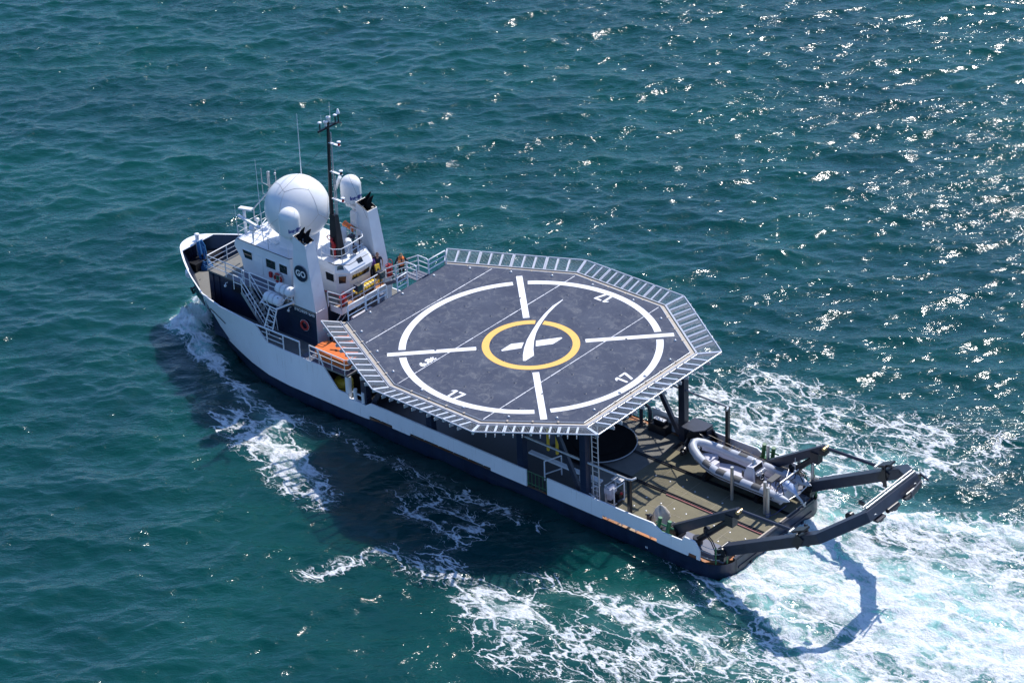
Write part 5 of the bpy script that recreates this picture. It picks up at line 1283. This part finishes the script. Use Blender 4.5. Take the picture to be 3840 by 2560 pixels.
# windsock
t = thing('windsock', 'orange striped windsock pointing forward beside the black mast', 'windsock', (16.7, -2.2, 8.0))
mb = MB(); mb.tube([(16.7, -2.3, 8.0), (16.55, -2.2, 8.72)], .03, 6); mb.tube([(15.95, -1.75, 8.35), (16.6, -2.2, 8.7)], .035, 6); obj('pole', mb, 'white', t)
mb = MB(); mb.tube([(16.55, -2.2, 8.66), (16.8, -2.2, 8.78), (17.1, -2.2, 8.86), (17.4, -2.2, 8.92)], [.17, .17, .15, .19], 14, False); sk_ = obj('sock', mb, 'hiviz', t)
for x, z_ in ((16.75, 8.76), (17.0, 8.83), (17.25, 8.9)):
    mb = MB(); mb.tube([(x, -2.2, z_), (x+.015, -2.2, z_+.005)], .178, 14, False); obj('band', mb, 'purple', sk_)

# mooring ropes on the bow
t = thing('hanging_mooring_rope', 'thick blue mooring rope hung in long bights from the white bow post', 'rope', (29.0, 0, 3.3))
mb = MB(); rr = random.Random(5)
for k in range(13):
    y = -.28+.56*k/12; dx = .1*rr.random(); low2 = 3.45+.35*rr.random()
    mb.tube([(29.0-dx, y*.6, 4.9), (28.85-dx, y, 4.5), (28.7-dx, y+.06, 3.95), (28.62-dx, y+.1*rr.random(), low2)], .055, 7)
obj('hanging_bights', mb, 'rope', t)
mb = MB()
for k in range(5): mb.tube([(28.5-.03*k, .05+.05*k, 4.6-.2*k), (28.42-.05*k, .2, 4.0-.1*k), (28.35-.05*k, .32+.04*k, 3.6)], .05, 7)
obj('loose_bight', mb, 'rope', t)
t = thing('coiled_mooring_rope', 'blue mooring rope lying in a heaped coil on the bow deck beside the black bitt', 'rope', (28.3, .3, 3.28))
mb = MB()
for k in range(6):
    r0 = .48-.05*k; mb.tube([(28.25+r0*(1+.08*math.sin(3*a+k))*math.cos(a), .3+r0*(1+.1*math.cos(2*a+k))*math.sin(a), 3.34+.09*k+.03*math.sin(5*a+k)) for a in np.linspace(0, 2*math.pi, 25)[:-1]], .05, 7, False, True)
obj('coil', mb, 'rope', t)
mb = MB(); mb.tube([(27.9, .3, 3.4), (27.5, .0, 3.36), (27.2, -.4, 3.36), (26.9, -.9, 3.4)], .055, 7); mb.tube([(27.9, .1, 3.38), (27.4, -.3, 3.36), (26.95, -.6, 3.5), (26.7, -1.2, 3.6)], .055, 7); obj('trailing_end', mb, 'rope', t)

# yellow stretcher basket, yellow board and extinguishers on the platform
t = thing('basket_stretcher', 'yellow basket stretcher lying along the platform rail behind the aft windows', 'stretcher', (14.15, -.5, 5.73))
mb = MB(); prof = []
for y, w_, h_ in ((.55, .12, .15), (.4, .26, .3), (-.5, .3, .32), (-1.3, .22, .3), (-1.5, .1, .16)):
    prof.append([(14.2+w_*math.cos(a), y, 6.12+h_*.55*math.sin(a)) for a in np.linspace(0, math.pi*2, 13)[:-1]])
vs = [p for r in prof for p in r]; mb.add(vs, [(i*12+k, i*12+(k+1) % 12, (i+1)*12+(k+1) % 12, (i+1)*12+k) for i in range(4) for k in range(12)]+[tuple(range(12)), tuple(reversed(range(48, 60)))], True); obj('basket', mb, 'yellow', t)
mb = MB()
for y in np.linspace(.3, -1.3, 7): mb.tube([(14.2+.3*math.cos(a), y, 6.12+.19*math.sin(a)) for a in np.linspace(0, math.pi*2, 13)[:-1]], .014, 5, False, True)
mb.tube([(14.2, .4, 5.95), (14.3, 1.0, 5.76)], .03, 6); obj('strap', mb, 'black', t)
mb = MB()
for y in (.2, -1.1): mb.beam((14.2, y, 5.74), (14.2, y, 5.98), .4, .06, up=(0, 1, 0))
obj('stand', mb, 'galv', t)
t = thing('rescue_board', 'upright yellow rescue board leaning at the platform corner by the floodlight', 'board', (14.3, -1.95, 5.73))
mb = MB(); mb.beam((14.15, -1.85, 5.73), (14.55, -2.0, 6.95), .42, .07, up=(1, 0, 0)); obj('board', mb, 'yellow', t, bevel=.03)
mb = MB()
for z_ in (5.95, 6.3, 6.65): 
    k = (z_-5.73)/1.22; mb.boxc((14.1+.4*k, -1.85-.15*k, z_), (.09, .12, .1))
obj('strap', mb, 'black', t)
def extinguisher(label, x, y, z_, h_=1.0):
    t = thing('wheeled_extinguisher', label, 'fire extinguisher', (x, y, z_), 'red wheeled extinguishers on the platform')
    mb = MB(); mb.lathe((x, y, z_+.08), [(.16, 0), (.18, .05), (.18, h_*.6), (.1, h_*.72), (.05, h_*.75), (.05, h_*.82)], 18); obj('cylinder', mb, 'red', t)
    mb = MB(); mb.tube([(x-.16, y-.12, z_+.05), (x-.2, y-.14, z_+h_), (x-.1, y-.16, z_+h_+.12), (x+.1, y-.16, z_+h_+.12), (x+.2, y-.14, z_+h_), (x+.16, y-.12, z_+.05)], .022, 6); mb.tube([(x+.2*math.cos(a), y+.2*math.sin(a), z_+h_*.8) for a in np.linspace(0, 2*math.pi, 17)[:-1]], .03, 6, False, True); obj('handle_frame', mb, 'red', t)
    for dx in (-.2, .15):
        mb = MB(); mb.tube([(x+dx, y-.12, z_+.14), (x+dx+.05, y-.12, z_+.14)], .14, 14); obj('wheel', mb, 'black', t)
    mb = MB(); mb.tube([(x+.05, y+.1, z_+h_*.82), (x+.25, y+.15, z_+h_*.6), (x+.2, y+.2, z_+.25), (x-.1, y+.22, z_+.3)], .025, 6); obj('hose', mb, 'black', t)
extinguisher('red wheeled fire extinguisher by the platform rail right behind the port funnel', 14.05, 1.75, 5.73, .8)
extinguisher('tall red wheeled extinguisher with black body beside the foot of the gangway', 14.2, -2.75, 5.73, 1.15)

# generator skid and canvas-covered winch on the aft deck
t = thing('pump_unit', 'white framed pump unit with steel cover and red valve by the port bulwark', 'pump unit', (-8.95, 3.25, .96))
mb = MB()
for x in (-9.3, -8.65):
    for y in (2.8, 3.75): mb.tube([(x, y, .96), (x, y, 2.25)], .045, 8)
for z_ in (1.1, 2.2): mb.tube([(-9.3, 2.8, z_), (-8.65, 2.8, z_), (-8.65, 3.75, z_), (-9.3, 3.75, z_)], .035, 8, False, True)
obj('frame', mb, 'white', t)
mb = MB(); mb.slab([(-8.7, 2.75, 2.42), (-9.35, 2.75, 2.38), (-9.35, 3.3, 2.38), (-8.7, 3.3, 2.42)], .06); obj('cover', mb, 'alu', t, bevel=.015)
mb = MB(); mb.box(-9.2, -8.75, 3.35, 4.0, 1.85, 2.2); mb.tube([(-9.0, 3.4, 2.2), (-9.0, 3.95, 2.2)], .12, 12); mb.boxc((-9.0, 3.7, 1.6), (.3, .4, .35)); obj('engine_block', mb, 'gelcoat', t)
mb = MB(); mb.boxc((-9.0, 3.0, 1.3), (.5, .5, .5)); mb.tube([(-9.3, 3.1, 1.15), (-9.3, 3.5, 1.15)], .13, 12); mb.boxc((-9.0, 3.5, 1.1), (.5, .4, .2)); obj('pump', mb, 'black', t)
mb = MB(); mb.sphere((-9.28, 3.05, 1.55), .09, 10, 6); obj('valve', mb, 'red', t)
t = thing('covered_winch', 'small winch under a crumpled beige canvas cover beside the green bollards', 'covered winch', (-12.5, 3.45, .96))
mb = MB(); rr = random.Random(4); vs = []; prof = [(.48, 0), (.5, .3), (.46, .6), (.4, .75), (.3, .95), (.12, 1.12), (0, 1.15)]; seg = 20
for r, z_ in prof:
    for k in range(seg):
        a = 2*math.pi*k/seg; q_ = r*(1+.22*math.sin(3*a+z_*4)+.1*rr.uniform(-1, 1)); vs.append((-12.5+q_*math.cos(a), 3.45+q_*math.sin(a)*1.05, .96+z_*(1+.12*math.sin(2*a))))
mb.add(vs, [(i*seg+k, i*seg+(k+1) % seg, (i+1)*seg+(k+1) % seg, (i+1)*seg+k) for i in range(6) for k in range(seg)], True); obj('canvas_cover', mb, 'tarp', t)
mb = MB(); mb.box(-13.2, -12.2, 2.95, 3.95, .96, 1.02); mb.boxc((-11.95, 3.75, 1.3), (.25, .3, .35)); mb.tube([(-11.95, 3.6, 1.4), (-11.85, 4.0, 1.6)], .05, 8); mb.tube([(-12.0, 3.85, 1.5), (-11.75, 3.7, 1.3)], .05, 8); obj('base_frame', mb, 'dark', t)
# yellow tank under the foredeck edge
t = thing('storage_tank', 'squat yellow-green tank standing under the foredeck edge beside a white post', 'tank', (12.3, 3.9, .96))
mb = MB(); mb.lathe((12.3, 3.9, .98), [(.55, 0), (.6, .05), (.6, 1.0), (.5, 1.15), (.2, 1.2), (0, 1.2)], 28); obj('tank_body', mb, 'yellow', t)
mb = MB()
for z_ in (.3, .7): mb.tube([(12.3+.61*math.cos(a), 3.9+.61*math.sin(a), .98+z_) for a in np.linspace(0, 2*math.pi, 29)[:-1]], .02, 6, False, True)
mb.lathe((12.3, 3.9, 2.18), [(.15, 0), (.15, .08), (0, .08)], 14); obj('hoop', mb, 'black', t)

# ---------------------------------------------------------------- people
def limb_hand(verts, edges, rad, wrist, dirv, side, scale=1.):
    pass
def person(label, foot, face, pose, top, legs, headgear=None, vest=None, hair='hair', bare=True, h=1.76, collar=None):
    """foot=(x,y,z) on the deck; face=yaw of facing; pose: dict of joint positions (forward, left, up) in metres for 1.76 m"""
    t = thing('person', label, 'person', foot, 'people on the bridge platform')
    k = h/1.76; ca, sa = math.cos(face), math.sin(face)
    def W3(p): f, l, u = p; return (foot[0]+k*(f*ca-l*sa), foot[1]+k*(f*sa+l*ca), foot[2]+k*u)
    J = dict(pel=(0, 0, .95), wai=(0, 0, 1.08), che=(.0, 0, 1.32), nk=(0, 0, 1.50), hd=(.015, 0, 1.60), tp=(.02, 0, 1.70),
             sl=(0, .19, 1.43), sr=(0, -.19, 1.43), el=(-.03, .27, 1.14), er=(-.03, -.27, 1.14), wl=(.08, .25, .90), wr=(.08, -.25, .90),
             hl=(0, .10, .90), hr=(0, -.10, .90), kl=(.02, .11, .50), kr=(.02, -.11, .50), al=(0, .12, .09), ar=(0, -.12, .09), tl=(.17, .14, .04), tr=(.17, -.14, .04))
    J.update(pose)
    order = list(J.keys()); idx = {n: i for i, n in enumerate(order)}
    Rr = dict(pel=.135, wai=.125, che=.15, nk=.058, hd=.098, tp=.085, sl=.065, sr=.065, el=.044, er=.044, wl=.03, wr=.03, hl=.09, hr=.09, kl=.06, kr=.06, al=.042, ar=.042, tl=.04, tr=.04)
    E_ = [('pel', 'wai'), ('wai', 'che'), ('che', 'nk'), ('nk', 'hd'), ('hd', 'tp'), ('che', 'sl'), ('che', 'sr'), ('sl', 'el'), ('sr', 'er'), ('el', 'wl'), ('er', 'wr'), ('pel', 'hl'), ('pel', 'hr'), ('hl', 'kl'), ('hr', 'kr'), ('kl', 'al'), ('kr', 'ar'), ('al', 'tl'), ('ar', 'tr')]
    vs = [W3(J[n]) for n in order]; es = [(idx[a], idx[b]) for a, b in E_]; rs = [Rr[n]*k for n in order]
    # hands: palm plus five fingers
    for s_, el, wl in ((1, 'el', 'wl'), (-1, 'er', 'wr')):
        d_ = (Vector(J[wl])-Vector(J[el])).normalized(); sdv = Vector((1, 0, 0)) if abs(d_.x) < .8 else Vector((0, 0, 1)); sdv = (sdv-d_*sdv.dot(d_)).normalized()
        pm = Vector(J[wl])+d_*.055; vs.append(W3(pm)); rs.append(.032*k); ip = len(vs)-1; es.append((idx[wl], ip))
        for q_, (o_, L_) in enumerate(((-.03, .06), (-.01, .075), (.01, .07), (.03, .055))):
            b_ = pm+sdv*o_+d_*.035; m1 = b_+d_*L_*.5; m2 = m1+(d_*.8+Vector((0, -s_*.6, 0))).normalized()*L_*.5
            for P_, r__ in ((m1, .0095), (m2, .008)): vs.append(W3(P_)); rs.append(r__*k); es.append((ip if P_ is m1 else len(vs)-2, len(vs)-1))
        th = pm+sdv*.045+d_*.01; vs.append(W3(th)); rs.append(.010*k); es.append((ip, len(vs)-1)); vs.append(W3(th+d_*.03+sdv*.01)); rs.append(.009*k); es.append((len(vs)-2, len(vs)-1))
    bv, bf = skin_mesh(vs, es, rs, 0, 1)
    mb = MB(); mb.add(bv, bf, True)
    # face: nose, ears, eyes sit on the head
    H = Vector(J['hd'])+Vector((0, 0, .03))
    def loc(f, l, u): return W3((H.x+f, H.y+l, H.z+u))
    hc = loc(0, 0, 0)
    mb.sphere(hc, .112*k, 16, 12, (.86, .86, 1.12)); mb.sphere(loc(.10, 0, -.01), .018*k, 8, 6); mb.sphere(loc(0, .098, 0), .026*k, 8, 6); mb.sphere(loc(0, -.098, 0), .026*k, 8, 6)
    body = obj('body', mb, 'skin', t)
    mb = MB()
    for l in (.034, -.034): mb.sphere(loc(.086, l, .012), .017*k, 8, 6)
    mb.tube([loc(.09, .05, .014), loc(.098, 0, .014), loc(.09, -.05, .014)], .012*k, 6); mb.tube([loc(.092, .022, -.055), loc(.095, -.022, -.055)], .006*k, 5); obj('sunglasses', mb, 'black', t)
    def garment(name, joints, radii, edges, m, sub=1):
        ix = {n: i for i, n in enumerate(joints)}
        pts = [W3(J[n] if isinstance(n, str) and n in J else n) for n in joints]
        v_, f_ = skin_mesh(pts, [(ix[a], ix[b]) for a, b in edges], [r*k for r in radii], 0, sub); g = MB(); g.add(v_, f_, True); return obj(name, g, m, t)
    def mid_(a, b, f): return tuple(Vector(J[a]).lerp(Vector(J[b]), f))
    fl = .62 if bare else .97
    L1, L2 = mid_('sl', 'el', fl), mid_('sr', 'er', fl)
    jn = ['pel', 'wai', 'che', 'sl', 'sr', L1, L2]; rd_ = [.16, .155, .178, .095, .095, .068, .068]; e_ = [('pel', 'wai'), ('wai', 'che'), ('che', 'sl'), ('che', 'sr'), ('sl', L1), ('sr', L2)]
    if not bare: 
        q1, q2 = mid_('el', 'wl', .92), mid_('er', 'wr', .92); jn += [q1, q2]; rd_ += [.046, .046]; e_ += [(L1, q1), (L2, q2)]
    shirt = garment('shirt', jn, rd_, e_, top)
    f1, f2 = mid_('kl', 'al', .92), mid_('kr', 'ar', .92)
    garment('trousers', ['pel', 'hl', 'hr', 'kl', 'kr', f1, f2], [.150, .112, .112, .082, .082, .066, .066], [('pel', 'hl'), ('pel', 'hr'), ('hl', 'kl'), ('hr', 'kr'), ('kl', f1), ('kr', f2)], legs)
    mb = MB()
    for a, b in (('al', 'tl'), ('ar', 'tr')):
        A_, B_ = Vector(J[a]), Vector(J[b]); mb.tube([W3((A_.x-.06, A_.y, .045)), W3((A_.x+.04, A_.y, .06)), W3((B_.x, B_.y, .045)), W3((B_.x+.05, B_.y, .035))], [.05*k, .055*k, .045*k, .02*k], 10)
    obj('shoes', mb, 'darkcloth', t)
    mb = MB()
    if headgear:
        mb.sphere(loc(-.008, 0, .045), .118*k, 16, 8, (.92, .9, .85)); mb.slab([loc(.06, .08, .06), loc(.19, .06, .045), loc(.19, -.06, .045), loc(.06, -.08, .06)], .012); obj('cap', mb, headgear, t)
    else:
        mb.sphere(loc(-.022, 0, .035), .113*k, 16, 10, (.88, .9, 1.0)); obj('hair', mb, hair, t)
    if vest:
        w_ = mid_('wai', 'che', .5)
        vb = MB(); rg = []
        for u, rx, ry, f0 in ((.93, .19, .205, 0), (1.08, .19, .21, 0), (1.25, .205, .225, 0), (1.38, .205, .23, .0), (1.46, .15, .2, .0), (1.52, .085, .11, .0)): rg += [W3((f0+rx*math.cos(a), ry*math.sin(a), u)) for a in np.linspace(0, 2*math.pi, 21)[:-1]]
        vb.add(rg, [(q_*20+e, q_*20+(e+1) % 20, (q_+1)*20+(e+1) % 20, (q_+1)*20+e) for q_ in range(5) for e in range(20)], True); v = obj('safety_vest', vb, vest, t)
        mb = MB()
        for u in (1.13, 1.28): mb.tube([W3((.2*math.cos(a), .22*math.sin(a), u)) for a in np.linspace(0, 2*math.pi, 21)[:-1]], .02*k, 5, False, True)
        obj('reflective_stripe', mb, 'tealtape', v)
        mb = MB(); mb.slab([W3((.20, .05, 1.44)), W3((.225, .02, 1.2)), W3((.225, -.02, 1.2)), W3((.20, -.05, 1.44))], .01); obj('vest_opening', mb, 'darkcloth', v)
    return t
FA = math.pi*.80      # facing aft and to port
person('man in navy polo shirt and grey-blue trousers standing by the starboard funnel', (14.85, -2.42, 5.73), math.atan2(1, -.9),
       dict(el=(-.10, .31, 1.16), wl=(.02, .30, .93), er=(-.12, -.31, 1.17), wr=(.06, -.27, .95)), 'shirt', 'jeans')
person('person in orange safety vest and camouflage cap leaning with both hands on the gangway rails', (12.85, -2.5, 6.33), math.atan2(.9, -1.1),
       dict(hd=(.05, 0, 1.58), tp=(.09, 0, 1.67), el=(.03, .34, 1.2), wl=(.16, .50, 1.03), er=(.03, -.33, 1.2), wr=(.18, -.44, 1.03)), 'darkcloth', 'darkcloth', headgear='camo', vest='hiviz', bare=False)
person('person in purple shirt half hidden behind the aft window corner', (15.1, -2.12, 5.73), math.atan2(.9, -.8),
       dict(el=(.02, .25, 1.16), wl=(.16, .22, .95), er=(.02, -.25, 1.16), wr=(.16, -.2, .95)), 'purple', 'darkcloth', h=1.62, bare=False)
